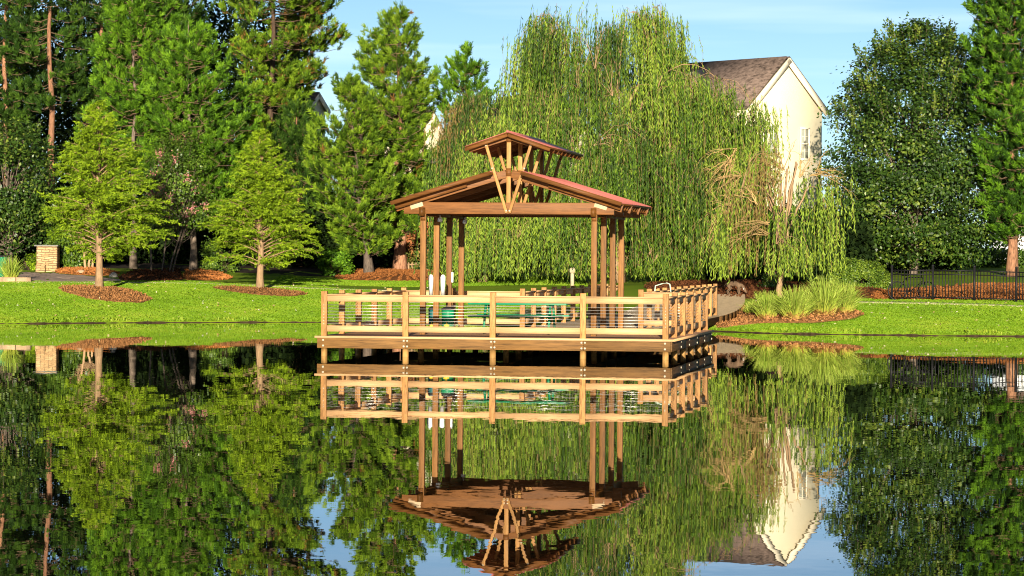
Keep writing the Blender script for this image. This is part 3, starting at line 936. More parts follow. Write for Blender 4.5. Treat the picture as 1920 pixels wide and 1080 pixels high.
px2 = PXL + 0.0
litter_bin(PXL + 0.26, PV0 + PP + 0.2, 0.32, 'round green litter bin with a yellow emblem right of the second left pavilion post', M['green_plastic'])
litter_bin(PXL - 0.13, PV0 + PP + 0.25, 0.22, 'narrow dark teal litter bin left of the second left pavilion post', M['teal'])
for dx, lab in ((-0.135, 'white plastic tube with rounded top left of the second left pavilion post'), (0.165, 'white plastic tube with bulging top right of the second left pavilion post')):
    X, Y = to_world(PXL + dx, PV0 + PP - 0.02)
    b = MB(); r = 0.055
    b.lathe((X, Y, ZD), [(r * 0.6, 0.88), (r * 0.75, 0.92), (r * 0.9, 0.9), (r * 1.12, 1.3), (r * 1.15, 1.37), (r * 0.8, 1.42), (r * 0.2, 1.44)], 14)
    tag(b.build('plastic_tube', M['white'], smooth=True), lab, 'tube', 'white tubes on the pavilion post')

# picnic table
X, Y = to_world(-4.02, 3.9)
tb = tag(empty('picnic_table', (X, Y, ZD), -A_ROT - 0.02, local=True), 'long green metal picnic table with bench seats under the pavilion roof', 'table')
def tpart(name, mat, fill, **k):
    b = MB(); fill(b); return b.build(name, mat, tb, **k)
tpart('table_top', M['green_plastic'], lambda b: b.box((0, 0, 0.735), (2.44, 0.74, 0.05)), bevel=0.01)
for s in (-1, 1):
    tpart('seat', M['green_plastic'], lambda b: b.box((0, s * 0.62, 0.44), (2.3, 0.26, 0.05)), bevel=0.01)
for x in (-0.8, 0.8):
    for s in (-1, 1):
        tpart('leg', M['green_plastic'], lambda b: b.tube([(x, s * 0.2, 0.71), (x, s * 0.34, 0.45), (x, s * 0.5, 0.02)], 0.032, 8))
    tpart('cross_bar', M['green_plastic'], lambda b: b.tube([(x, -0.66, 0.42), (x, 0.66, 0.42)], 0.022, 8))
tpart('stretcher', M['green_plastic'], lambda b: b.tube([(-0.8, 0, 0.42), (0.8, 0, 0.42)], 0.02, 8))

# ------------------------------------------------------------------ trees and plants
class Crown:
    """outline of a crown: rows (py, xl, xr) in photo pixels at distance Y, measured from the stem at px"""
    def __init__(s, rows, px, Y):
        rows = sorted(rows, key=lambda r: -r[0])
        s.z = np.array([at(px, r[0], Y)[2] for r in rows])
        k = Y / F_PX
        s.l = np.array([(px - r[1]) * k for r in rows]); s.r = np.array([(r[2] - px) * k for r in rows])
        s.z0, s.z1 = s.z[0], s.z[-1]
    def R(s, z, az):
        l, r = np.interp(z, s.z, s.l), np.interp(z, s.z, s.r)
        b = (1 + np.cos(az)) / 2
        return l * (1 - b) + r * b


def stem_points(base, top, n=9, wob=0.12):
    base, top = np.asarray(base, float), np.asarray(top, float)
    t = np.linspace(0, 1, n)[:, None]
    P = base + (top - base) * t
    P[1:-1, :2] += rng.normal(0, wob, (n - 2, 2))
    return P


def needles(b, S_, D, K, L, nl, nw, vmin=0.08, vmax=1.0, brown=0.0):
    """bottle-brush shoots: start S_, direction D"""
    n = len(S_)
    Di = np.repeat(D, K, 0); Si = np.repeat(S_, K, 0)
    u = rng.uniform(0.0, 1.0, n * K)
    Ls = np.repeat(L * rng.uniform(0.7, 1.3, n), K)
    P = Si + Di * (u * Ls)[:, None]
    th_ = rng.uniform(0.3, 1.0, n * K)
    d = ang(Di * np.cos(th_)[:, None] + perp(Di, n * K) * np.sin(th_)[:, None])
    q = diamonds(P, d, nl * rng.uniform(0.7, 1.2, n * K), nw)
    v = np.repeat(rng.uniform(vmin, vmax, n), K) + rng.normal(0, 0.1, n * K) + 0.25 * (u - 0.6)
    if brown:
        v = np.where(np.repeat(rng.uniform(0, 1, n) < brown, K), 0.02, np.maximum(v, 0.13))
    b.quads(q, np.clip(v, 0, 1))


def pine(name, base, Y, rows, px, label, mat, group='pines', dens=1.0, shoot=0.30, K=44, nl=0.22, nw=0.034, trunk_r=0.16, bark='bark_red', step=0.42,
         elev=(0.1, 0.9), brown=0.0, per=5, clump=1.0, cat='tree'):
    base = np.asarray(base, float)
    cr = Crown(rows, px, Y)
    ax = at(px, 300, Y)[0]
    top = np.array([ax, Y, cr.z1])
    root = tag(empty(name, base), label, cat, group)
    tr, cn, lb = MB(), MB(), MB()
    P = stem_points(base - [0, 0, 0.2], top, 10, 0.06)
    tz, tx, ty = P[:, 2], P[:, 0], P[:, 1]
    rad = np.linspace(1, 0.12, 10) * trunk_r; rad[0] *= 1.5; rad[1] *= 1.05
    tr.tube(P, rad, 9)
    SS, DD = [], []
    z = cr.z0
    while z < cr.z1 - 0.05:
        rel = (z - cr.z0) / (cr.z1 - cr.z0)
        for i in range(per):
            az = rng.uniform(0, 2 * PI)
            zz = z + rng.uniform(-0.3, 0.3)
            R = float(cr.R(zz, az)) * rng.uniform(0.72, 1.06)
            if R < 0.15: R = 0.15
            e = elev[0] + (elev[1] - elev[0]) * rel + rng.normal(0, 0.12)
            zs = max(zz - R * math.tan(e) * 0.75, base[2] + 1.0)
            c0 = np.array([np.interp(zs, tz, tx), np.interp(zs, tz, ty), zs])
            out = np.array([math.cos(az), math.sin(az), 0])
            e1 = np.array([np.interp(zz, tz, tx), np.interp(zz, tz, ty), zz]) + out * R
            t = np.linspace(0, 1, 5)[:, None]
            br = c0 + (e1 - c0) * t + np.array([0, 0, -1]) * (0.12 * R * np.sin(PI * t))
            lb.tube(br, np.linspace(0.012 + 0.007 * R, 0.006, 5), 4, cap=False)
            n = int((R * 8.0 + 4) * dens)
            s = rng.uniform(0.12, 1.0, n) ** 0.75
            pb = c0 + (e1 - c0) * s[:, None] + np.array([0, 0, -1]) * (0.12 * R * np.sin(PI * s))[:, None]
            lat = np.array([-out[1], out[0], 0])
            off = rng.normal(0, 1, n) * 0.26 * (0.35 + R * 0.45) * clump
            p = pb + lat * off[:, None] + np.stack([np.zeros(n), np.zeros(n), rng.uniform(-0.12, 0.28, n) * (0.5 + 0.3 * R)], 1)
            d = ang(out * rng.uniform(0.2, 0.9, n)[:, None] + lat * (np.sign(off) * rng.uniform(0, 0.5, n))[:, None] + np.array([0, 0, 1]) * rng.uniform(0.5, 1.4, n)[:, None])
            SS.append(p); DD.append(d)
            # twigs carrying the shoots
            w = 0.012
            tw = np.stack([pb - [0, 0, w], pb + [0, 0, w], p + [0, 0, w], p - [0, 0, w]], 1)
            lb.quads(tw[::2])
        z += step
    # leader
    SS.append(np.array([top - [0, 0, i * 0.25] for i in range(4)]) + rng.normal(0, 0.04, (4, 3))); DD.append(ang(np.array([[0, 0, 1.0]] * 4) + rng.normal(0, 0.2, (4, 3))))
    SS, DD = np.concatenate(SS), np.concatenate(DD)
    needles(cn, SS, DD, K, shoot, nl, nw, brown=brown)
    tr.build('trunk', M[bark], root, smooth=True)
    lb.build('limbs', M['limb'], root)
    cn.build('crown', M[mat], root)
    return root


def conifer_soft(name, base, Y, rows, px, label, group, gap=0.26):
    """young bald cypress: feathery flat sprays on level branches"""
    cr = Crown(rows, px, Y)
    root = tag(empty(name, base), label, 'tree', group)
    tr, cn = MB(), MB()
    top = np.array([at(px, 300, Y)[0], Y, cr.z1])
    P = stem_points(np.asarray(base) - [0, 0, 0.15], top, 10, 0.03)
    rad = np.linspace(1, 0.1, 10) * 0.15; rad[0] *= 1.35
    tr.tube(P, rad, 10)
    tz, tx, ty = P[:, 2], P[:, 0], P[:, 1]
    nbr = 210
    for i in range(nbr):
        zz = cr.z0 + (cr.z1 - cr.z0) * (i + rng.uniform(0, 1)) / nbr
        az = rng.uniform(0, 2 * PI)
        R = max(float(cr.R(zz, az)) * rng.uniform(0.6, 1.06), 0.12)
        rel = (zz - cr.z0) / (cr.z1 - cr.z0)
        if rel < gap and math.sin(az) < -0.3 and rng.uniform(0, 1) < 0.85: continue
        rise = R * (0.12 + 0.7 * rel)
        c0 = np.array([np.interp(zz - rise, tz, tx), np.interp(zz - rise, tz, ty), max(zz - rise, cr.z0 - 0.5)])
        out = np.array([math.cos(az), math.sin(az), 0])
        lat = np.array([-out[1], out[0], 0])
        e1 = np.array([np.interp(zz, tz, tx), np.interp(zz, tz, ty), zz]) + out * R
        t = np.linspace(0, 1, 6)[:, None]
        bend = lambda s: np.array([0, 0, 1]) * (0.10 * R * np.sin(PI * s)) - np.array([0, 0, 1]) * (0.06 * R * s ** 3)
        br = c0 + (e1 - c0) * t + bend(t)
        tr.tube(br, np.linspace(0.012 + 0.008 * R, 0.005, 6), 4, cap=False)
        nb = int(R * 13) + 5                         # side sprays
        s = rng.uniform(0.18, 1.0, nb)
        pb = c0 + (e1 - c0) * s[:, None] + np.stack([bend(a) for a in s])
        sg = rng.choice([-1, 1], nb)
        ln = rng.uniform(0.2, 0.55, nb) * (0.5 + 0.5 * np.minimum(R, 2)) * (1.15 - 0.6 * s)
        d = ang(out * rng.uniform(0.4, 1.0, nb)[:, None] + lat * (sg * rng.uniform(0.3, 1.0, nb))[:, None] + np.array([0, 0, 1]) * rng.normal(0.02, 0.25, nb)[:, None])
        K = 24
        Pi = np.repeat(pb, K, 0); Di = np.repeat(d, K, 0); Li = np.repeat(ln, K)
        u = rng.uniform(0.05, 1, nb * K)
        pp = Pi + Di * (u * Li)[:, None] + np.array([0, 0, -1]) * (0.12 * (u * Li) ** 2)[:, None]
        q = ang(Di * 0.7 + rng.normal(0, 0.5, (nb * K, 3)) * np.array([1, 1, 0.8]) - np.array([0, 0, 0.25]))
        v = np.repeat(rng.uniform(0.2, 0.95, nb), K) + rng.normal(0, 0.1, nb * K)
        cn.quads(diamonds(pp, q, rng.uniform(0.06, 0.13, nb * K), 0.03), np.clip(v, 0, 1))
    tr.build('trunk', M['bark_tan'], root, smooth=True)
    cn.build('crown', M['cypress_leaf'], root)
    return root


def broadleaf(name, base, Y, rows, px, label, mat, n_clump=260, per=120, leaf=0.12, cl=0.42, group=None, bark='bark_grey', trunk_r=0.16, shoots=0, cat='tree', stems=1, bw_=0.6,
              trunk=True, up=0.0, vfun=None, trunk_name='trunk', shell=0.55, deepY=1.0, flowers=0):
    base = np.asarray(base, float)
    cr = Crown(rows, px, Y)
    root = tag(empty(name, base), label, cat, group)
    tr, cn = MB(), MB()
    ax = at(px, 300, Y)[0]
    C = []
    while len(C) < n_clump:
        z = rng.uniform(cr.z0, cr.z1); az = rng.uniform(0, 2 * PI)
        R = float(cr.R(z, az))
        if rng.uniform(0, 1) > (R / max(cr.l.max(), cr.r.max())) ** 0.8 + 0.05: continue
        r = R * rng.uniform(shell, 1.0)
        C.append((ax + r * math.cos(az), Y + r * math.sin(az) * deepY, z))
    C = np.array(C)
    ctr = np.array([ax, Y, (cr.z0 + cr.z1) / 2])
    n = n_clump * per
    ci = np.repeat(np.arange(n_clump), per)
    g_ = rng.normal(0, 1, (n, 3)) * cl * np.array([1, 1, 0.62])
    P = C[ci] + g_
    outw = ang(P - ctr)
    # leaves held mostly facing outward and up
    nrm = ang(outw * 0.8 + np.array([0, 0, 0.5]) + rng.normal(0, 0.6, (n, 3)))
    D = perp(nrm, n)
    side = np.cross(nrm, D)
    L = leaf * rng.uniform(0.7, 1.3, n)
    v = np.repeat(rng.uniform(0.15, 0.75, n_clump), per) + rng.normal(0, 0.2, n)
    if vfun is not None: v = vfun(P, v)
    cn.quads(diamonds(P, D, L, L * bw_, side), np.clip(v, 0, 1))
    # long ragged shoots standing out of the top
    for i in range(shoots):
        az = rng.uniform(0, 2 * PI); z = cr.z0 + (cr.z1 - cr.z0) * rng.uniform(0.55, 0.97)
        R = float(cr.R(z, az)) * rng.uniform(0.75, 1.0)
        p0 = np.array([ax + R * math.cos(az), Y + R * math.sin(az), z])
        d = ang(np.array([math.cos(az) * 0.35, math.sin(az) * 0.35, 1.0]) + rng.normal(0, 0.12, 3))
        ln = rng.uniform(0.4, 1.0)
        m = int(ln * 55)
        u = rng.uniform(0, 1, m)
        pp = p0 + d * (u * ln)[:, None] + rng.normal(0, 0.05, (m, 3)) * (1.3 - u)[:, None]
        D2 = ang(d * 0.6 + rng.normal(0, 0.7, (m, 3)))
        cn.quads(diamonds(pp, D2, leaf * 0.9 * rng.uniform(0.7, 1.2, m), leaf * bw_ * 0.9), np.clip(rng.uniform(0.3, 1.0) + rng.normal(0, 0.15, m), 0, 1))
        tr.tube([p0, p0 + d * ln], [0.012, 0.005], 3, cap=False)
    if trunk:
        for k in range(stems):
            off = np.array([rng.uniform(-1, 1) * 0.12 * stems, rng.uniform(-1, 1) * 0.1 * stems, 0]) if stems > 1 else np.zeros(3)
            tp = np.array([ax, Y, cr.z0 + (cr.z1 - cr.z0) * 0.75]) + off * 2.5
            P_ = stem_points(base + off - [0, 0, 0.15], tp, 8, 0.05)
            tr.tube(P_, np.linspace(1, 0.25, 8) * trunk_r, 8)
            for j in range(0, n_clump, max(1, n_clump * stems // 70)):
                c = C[(j + k) % n_clump]
                zs = base[2] + (c[2] - base[2]) * 0.55
                s0 = np.array([np.interp(zs, P_[:, 2], P_[:, 0]), np.interp(zs, P_[:, 2], P_[:, 1]), zs])
                t = np.linspace(0, 1, 5)[:, None]
                tr.tube(s0 + (c - s0) * t + np.array([0, 0, -0.12]) * np.sin(PI * t) + rng.normal(0, 0.03, (5, 3)), np.linspace(trunk_r * 0.3, 0.01, 5), 4, cap=False)
        tr.build(trunk_name, M[bark], root, smooth=True)
    cn.build('crown' if trunk else 'foliage', M[mat], root)
    if flowers:
        fl = MB()
        idx = rng.choice(n_clump, flowers, replace=False)
        for j in idx:
            c = C[j] + np.array([0, -0.25, 0.2]); m = 60
            pp = c + rng.normal(0, 1, (m, 3)) * np.array([0.1, 0.1, 0.13])
            fl.quads(diamonds(pp, ang(rng.normal(0, 1, (m, 3))), 0.07, 0.06), rng.uniform(0, 1, m))
        fl.build('blossom', M['pink'], root)
    return root


def willow(name, base, Y, rows, px, label, ground, n_bough=120, per=26, seedz=None, bark='bark_tan', trunk_r=0.2, lmin=1.0, lmax=4.5, brown=0.14, group=None, fork=None, bare=0, hang_to=0.35,
           leaf=0.17, wd=0.033, depth=1.0, tmin=0.05, seed=1):
    global rng
    rng = np.random.default_rng(seed)
    base = np.asarray(base, float)
    cr = Crown(rows, px, Y)
    root = tag(empty(name, base), label, 'tree', group)
    tr, cn, tw = MB(), MB(), MB()
    ax = at(px, 300, Y)[0]
    zf = base[2] + (cr.z1 - base[2]) * 0.3 if fork is None else fork
    P_ = stem_points(base - [0, 0, 0.15], np.array([ax, Y, zf]), 6, 0.04)
    tr.tube(P_, np.linspace(1.1, 0.8, 6) * trunk_r, 9)
    tips = []
    hspan = cr.z1 - cr.z0
    ncl = max(6, n_bough // 6)
    cls = []
    while len(cls) < ncl:                               # cascades: a bough with its side boughs below it
        z = cr.z0 + hspan * rng.uniform(0.02, 1.0) ** 0.85
        az = rng.uniform(0, 2 * PI)
        R = float(cr.R(z, az))
        if rng.uniform(0, 1) > R / max(cr.l.max(), cr.r.max()) + 0.1: continue
        cls.append((z, az, rng.uniform(0.05, 1.0) ** 0.5 * 0.95, rng.uniform(tmin, 1.0), rng.uniform(0, 1) < brown))
    for i in range(ncl // 3):                           # boughs that carry the outline, left and right
        cls[i] = (cr.z0 + hspan * (0.45 + 0.53 * (i + 0.5) / (ncl // 3)), (0 if i % 2 else PI) + rng.normal(0, 0.5), rng.uniform(0.72, 0.97)) + cls[i][3:]
    for k in range(n_bough):
        z, az, q, tone, dry = cls[k % ncl]
        z = max(z - rng.uniform(0, 1) ** 1.5 * 2.0, cr.z0)
        a2 = az + rng.normal(0, 0.16)
        r = float(cr.R(z, a2)) * np.clip(q + rng.normal(0, 0.07), 0.02, 0.98)
        tips.append((ax + r * math.cos(a2), Y + r * math.sin(a2) * depth, z, r, a2, tone, dry, k))
    NL = 9
    limb_az = np.arange(NL) * 2 * PI / NL + rng.uniform(-0.2, 0.2, NL)
    limbs = []
    for k in range(NL):
        az = limb_az[k]
        h = cr.z0 + hspan * rng.uniform(0.55, 0.82)
        R = float(cr.R(h, az)) * 0.45
        e1 = np.array([ax + R * math.cos(az), Y + R * math.sin(az) * depth, h])
        s0 = P_[-1]
        t = np.linspace(0, 1, 8)[:, None]
        L = s0 + (e1 - s0) * np.concatenate([t ** 1.3, t ** 1.3, t ** 0.85], 1) + rng.normal(0, 0.05, (8, 3)) * np.sin(PI * t)
        tr.tube(L, np.linspace(trunk_r * 0.55, 0.03, 8), 6, cap=False)
        limbs.append(L)
    allL = np.concatenate(limbs)
    for (x, y, z, r, az, tone, dry, k) in tips:
        c = np.array([x, y, z])
        dd = np.linalg.norm(allL - c, axis=1) + 1.5 * np.maximum(allL[:, 2] - z, 0)
        s0 = allL[np.argmin(dd)] if k < ncl else np.array(tips[k % ncl][:3])
        t = np.linspace(0, 1, 6)[:, None]
        th0 = 0.022 if k < ncl else 0.01
        tr.tube(s0 + (c - s0) * t + np.array([0, 0, 0.3]) * min(np.linalg.norm(c - s0), 2.5) * np.sin(PI * t) + rng.normal(0, 0.03, (6, 3)) * np.sin(PI * t), np.linspace(th0, 0.007, 6), 4, cap=False)
        tone = np.clip(tone + rng.normal(0, 0.1), 0.1, 0.95)
        out = np.array([math.cos(az), math.sin(az), 0])
        for j in range(per):
            ln = rng.uniform(lmin, lmax); st = tone + rng.normal(0, 0.16)
            p0 = c + rng.normal(0, 1, 3) * np.array([0.34, 0.34, 0.18])
            zend = max(p0[2] - ln, float(ground(p0[0], p0[1])) + hang_to + rng.uniform(0, 0.6))
            ln = p0[2] - zend
            if ln < 0.25: continue
            n = max(4, int(ln / 0.062))
            u = np.sort(rng.uniform(0, 1, n))
            drift = out * 0.18 * rng.uniform(0.2, 1) + rng.normal(0, 0.05, 3)
            ph = rng.uniform(0, 6)
            cv = p0 + np.stack([drift[0] * np.sqrt(u) + 0.03 * np.sin(u * 7 + ph), drift[1] * np.sqrt(u), -u * ln], 1)
            d = ang(np.stack([rng.normal(0, 0.32, n), rng.normal(0, 0.32, n), np.full(n, -1.0)], 1))
            fade = np.clip(st + rng.normal(0, 0.12, n) + 0.12 * u, 0.14, 1)
            if dry: fade = np.where(rng.uniform(0, 1, n) < 0.75, 0.03, fade)
            cn.quads(diamonds(cv, d, leaf * rng.uniform(0.7, 1.3, n), wd), fade)
            sgm = np.linspace(0, 1, 6)
            q = p0 + np.stack([drift[0] * np.sqrt(sgm) + 0.03 * np.sin(sgm * 7 + ph), drift[1] * np.sqrt(sgm), -sgm * ln], 1)
            w = np.array([0.005, 0, 0])
            cn.quads(np.stack([q[:-1] - w, q[:-1] + w, q[1:] + w, q[1:] - w], 1), 0.03 if dry or rng.uniform(0, 1) < 0.25 else 0.25)
    tr.build('trunk', M[bark], root, smooth=True)
    cn.build('crown', M['willow_leaf'], root)
    return root


def bare_twigs(root, starts, n, ln, name='bare_branch'):
    for (s, d) in starts:
        b = MB()
        for i in range(n):
            dd = ang(np.asarray(d, float) + rng.normal(0, 0.35, 3))
            t = np.linspace(0, 1, 6)[:, None]
            L = ln * rng.uniform(0.5, 1.2)
            P = np.asarray(s) + dd * L * t + np.array([0, 0, -0.35]) * L * t ** 2 + rng.normal(0, 0.03, (6, 3))
            b.tube(P, np.linspace(0.022, 0.006, 6), 4, cap=False)
            for k in range(3):
                j = rng.integers(2, 5)
                d2 = ang(dd + rng.normal(0, 0.6, 3)); l2 = L * 0.4
                b.tube([P[j], P[j] + d2 * l2 * 0.5, P[j] + d2 * l2 + [0, 0, -0.15]], [0.01, 0.007, 0.004], 3, cap=False)
        b.build(name, M['willow_twig'], root)


def gz(x, y):
    return zt(x, y)


# the two young cypresses on the lawn
bs = gp(186, 545)
conifer_soft('cypress_tree', bs, bs[1], [(188, 178, 184), (230, 140, 225), (280, 115, 265), (330, 98, 295), (380, 78, 335), (430, 84, 322), (462, 118, 290), (485, 150, 225)], 183,
             'larger yellow-green cypress in a mulch ring on the left lawn', 'young cypresses on the lawn')
bs = gp(488, 545)
conifer_soft('cypress_tree', bs, bs[1], [(242, 484, 492), (280, 450, 530), (330, 418, 562), (390, 385, 590), (440, 372, 602), (475, 385, 600), (498, 410, 545)], 488,
             'smaller yellow-green cypress in a mulch ring nearer the deck', 'young cypresses on the lawn')

# pines along the bank
def pn(px, py, Y): return on(at(px, py, Y)[0], Y)

pine('pine_tree', pn(362, 505, 139), 139, [(40, 330, 350), (70, 285, 410), (120, 270, 440), (180, 260, 488), (240, 280, 495), (300, 300, 485), (350, 320, 470), (420, 335, 420)], 352,
     'bushy bright green pine with upright shoots behind the two cypresses', 'pine_leaf', dens=1.2, trunk_r=0.15, per=6, bark='bark_grey')
pine('pine_tree', pn(250, 505, 141), 141, [(-60, 225, 275), (0, 205, 330), (60, 190, 330), (120, 172, 320), (200, 150, 300), (260, 140, 290), (330, 170, 280)], 248,
     'bright green pine behind the larger cypress, left of the bushiest pine', 'pine_leaf', dens=1.15, trunk_r=0.14, per=6, bark='bark_grey')
pine('pine_tree', pn(750, 508, 146), 146, [(20, 736, 756), (55, 702, 780), (100, 668, 818), (150, 645, 815), (200, 640, 812), (280, 640, 832), (350, 650, 825), (410, 670, 790), (440, 700, 770)], 745,
     'tall airy pine with spiky top directly left of the pavilion', 'pine_leaf_olive', dens=1.15, trunk_r=0.27, elev=(0.0, 1.05), brown=0.01, per=6)
pine('pine_tree', pn(693, 506, 142), 142, [(150, 630, 650), (190, 595, 690), (250, 565, 715), (320, 552, 725), (380, 560, 740), (430, 585, 750), (465, 605, 730)], 655,
     'full olive-green pine left of the tall airy pine, its trunk flared at the base', 'pine_leaf_olive', dens=1.15, trunk_r=0.2, brown=0.01, bark='bark_grey', per=6)
pine('pine_tree', pn(872, 505, 152), 152, [(92, 868, 876), (115, 835, 905), (150, 812, 935), (200, 815, 940), (250, 830, 930), (300, 840, 920)], 872,
     'small green pine whose top shows between the tall airy pine and the willows', 'pine_leaf', dens=0.9, trunk_r=0.14)
# tall pines behind
pine('pine_tree', pn(505, 500, 158), 158, [(-160, 480, 530), (-60, 400, 640), (-10, 395, 675), (30, 410, 620), (75, 400, 655), (110, 420, 640), (150, 430, 610), (200, 440, 600), (260, 450, 590), (330, 460, 570)], 510,
     'tall dark pine with far-reaching level limbs rising against the sky', 'pine_leaf_olive', dens=0.85, shoot=0.36, K=44, nl=0.26, nw=0.04, trunk_r=0.25, elev=(-0.05, 0.3), per=6, step=0.7, bark='bark_dark')
pine('pine_tree', pn(190, 500, 156), 156, [(-150, 150, 240), (-50, 110, 290), (20, 110, 300), (90, 120, 290), (150, 130, 270), (230, 140, 250)], 190,
     'tall pine with a slim reddish trunk at the upper left', 'pine_leaf_shaded', dens=0.7, shoot=0.36, nl=0.26, nw=0.04, trunk_r=0.2, elev=(-0.1, 0.4), per=5, step=0.6)
pine('pine_tree', pn(95, 500, 154), 154, [(-170, 60, 140), (-60, 0, 190), (20, -20, 210), (100, 0, 180), (150, 10, 170), (200, 25, 160)], 94,
     'tall pine with a stout reddish trunk bare below its crown, near the left edge', 'pine_leaf_shaded', dens=0.65, shoot=0.36, nl=0.26, nw=0.04, trunk_r=0.22, elev=(-0.15, 0.3), per=4, step=0.6)
pine('pine_tree', pn(10, 500, 158), 158, [(-170, -20, 40), (-60, -90, 90), (60, -90, 110), (160, -80, 90), (260, -60, 70)], 8,
     'dark pine cut by the left edge of the view', 'pine_leaf_shaded', dens=0.8, shoot=0.36, nl=0.26, nw=0.04, trunk_r=0.2, elev=(-0.1, 0.3), per=5, step=0.6)
pine('pine_tree', pn(300, 500, 164), 164, [(-200, 280, 320), (-80, 230, 380), (40, 220, 390), (160, 220, 390), (260, 230, 370)], 300,
     'dark pine far back behind the bushiest pine', 'pine_leaf_shaded', dens=0.9, shoot=0.38, nl=0.27, nw=0.04, trunk_r=0.2, elev=(-0.1, 0.3), per=6, step=0.5)
pine('pine_tree', pn(560, 505, 150), 150, [(200, 545, 575), (240, 510, 600), (300, 500, 615), (380, 500, 610), (460, 510, 600)], 556,
     'dark pine in shade behind the smaller cypress', 'pine_leaf_shaded', dens=1.0, shoot=0.36, trunk_r=0.15, per=6)
pine('pine_tree', pn(1897, 540, 130), 130, [(-120, 1880, 1920), (-30, 1828, 1960), (30, 1808, 1985), (70, 1805, 1990), (130, 1802, 1995), (200, 1815, 2000), (280, 1828, 2000), (360, 1832, 1995), (425, 1850, 1985), (450, 1875, 1960)], 1897,
     'large pine at the right edge behind the iron fence', 'pine_leaf_deep', dens=1.0, trunk_r=0.2, elev=(-0.05, 0.5), brown=1e-6, per=8, step=0.38)

# willows
wb = gp(1073, 540)
wb = on(at(1160, 540, 129)[0], 129)
W1 = willow('willow_tree', wb, 127, [(-12, 1090, 1170), (4, 1010, 1235), (40, 985, 1275), (90, 965, 1300), (140, 955, 1335), (165, 960, 1400), (200, 955, 1432), (240, 950, 1435), (300, 945, 1430), (380, 935, 1395), (440, 925, 1345), (500, 930, 1215)], 1150,
            'huge weeping willow hanging over the boardwalk behind the pavilion', gz, n_bough=680, per=16, trunk_r=0.3, lmin=0.5, lmax=2.7, brown=0.02, fork=at(1085, 330, 127)[2], hang_to=0.25, seed=11, tmin=0.22)
bare_twigs(W1, [(at(1390, 330, 124), (-0.8, -0.3, 0.3)), (at(1370, 300, 124), (-0.6, -0.3, -0.2)), (at(1400, 400, 124), (-0.9, 0, 0.35)), (at(1360, 380, 124), (-0.5, -0.2, -0.6)), (at(1380, 280, 124), (-0.5, -0.1, -0.8))], 7, 1.6)
wb = on(at(905, 540, 132)[0], 132)
willow('willow_tree', wb, 132, [(150, 915, 935), (175, 880, 960), (215, 842, 975), (300, 822, 985), (400, 818, 1000), (470, 850, 1020), (515, 865, 1030)], 905,
       'lower green willow seen through and left of the pavilion', gz, n_bough=280, per=17, trunk_r=0.2, lmin=0.5, lmax=2.4, brown=0.03, hang_to=0.1, seed=12)
wb = gp(1462, 560)
wb = on(at(1462, 560, 112.5)[0], 112.5)
W3 = willow('willow_tree', wb, 112.5, [(262, 1450, 1485), (290, 1420, 1550), (330, 1392, 1572), (390, 1360, 1572), (470, 1362, 1556)], 1466,
            'small weeping willow with a forked trunk behind the ornamental grasses', gz, n_bough=56, tmin=0.45, per=12, trunk_r=0.11, lmin=0.5, lmax=3.0, brown=0.04, seed=14, fork=at(1462, 505, 112.5)[2], hang_to=0.8)
bare_twigs(W3, [(at(1440, 420, 111), (-1, -0.2, 0.15)), (at(1500, 330, 112), (0.2, -0.1, 1.0)), (at(1520, 330, 112), (0.9, 0, 0.5)), (at(1440, 440, 111.5), (-0.9, -0.1, 0.3)), (at(1470, 320, 112), (-0.3, 0, 1.0)), (at(1420, 380, 111.5), (-0.8, -0.2, 0.6)), (at(1530, 320, 112), (0.9, 0.1, 0.25)), (at(1450, 350, 111.5), (-0.2, -0.3, 0.9))], 5, 1.2)

# broadleaf trees
broadleaf('broadleaf_tree', pn(1712, 530, 134), 134, [(52, 1745, 1765), (75, 1665, 1785), (110, 1622, 1815), (160, 1584, 1848), (220, 1560, 1878), (300, 1545, 1898), (380, 1538, 1908), (430, 1535, 1908), (455, 1560, 1900), (492, 1685, 1850)], 1712,
          'big dense dark green broadleaf tree right of the cream house', 'oak_leaf', n_clump=560, per=130, leaf=0.155, cl=0.34, shoots=200, trunk_r=0.2, shell=0.45)
broadleaf('broadleaf_tree', pn(20, 505, 141), 141, [(232, 10, 40), (260, -30, 85), (320, -50, 98), (380, -50, 100), (430, -50, 95), (465, -40, 80)], 15,
          'dark glossy broadleaf tree at the left edge above the drive', 'oak_leaf', n_clump=130, per=130, leaf=0.16, cl=0.34, shoots=14, trunk_r=0.14)
cm1 = broadleaf('crape_myrtle', pn(300, 515, 137), 137, [(245, 320, 350), (280, 285, 390), (330, 275, 405), (390, 270, 410), (430, 285, 395)], 330,
          'multi-stemmed crape myrtle with pink blossom between the two cypresses', 'shrub_leaf', n_clump=90, per=100, leaf=0.12, cl=0.3, bark='bark_grey', trunk_r=0.045, stems=4, group='crape myrtles', flowers=18)
broadleaf('crape_myrtle', pn(170, 506, 138), 138, [(350, 160, 180), (380, 130, 210), (430, 125, 215), (455, 135, 205)], 170,
          'pale-stemmed crape myrtle beside the stone pillar, behind the larger cypress', 'shrub_leaf', n_clump=40, per=90, leaf=0.12, cl=0.3, bark='bark_tan', trunk_r=0.06, stems=3, group='crape myrtles')

# shrubs
def shrub(px, py_base, Y, rows, label, mat='shrub_leaf', n=60, per=140, leaf=0.09, cl=0.16, shell=0.75, name='shrub', group='shrubs', vfun=None):
    return broadleaf(name, pn(px, py_base, Y), Y, rows, px, label, mat, n_clump=n, per=per, leaf=leaf, cl=cl, group=group, trunk=True, trunk_name='stem', trunk_r=0.03, stems=2, cat='shrub', shell=shell, vfun=vfun, bark='bark_dark')

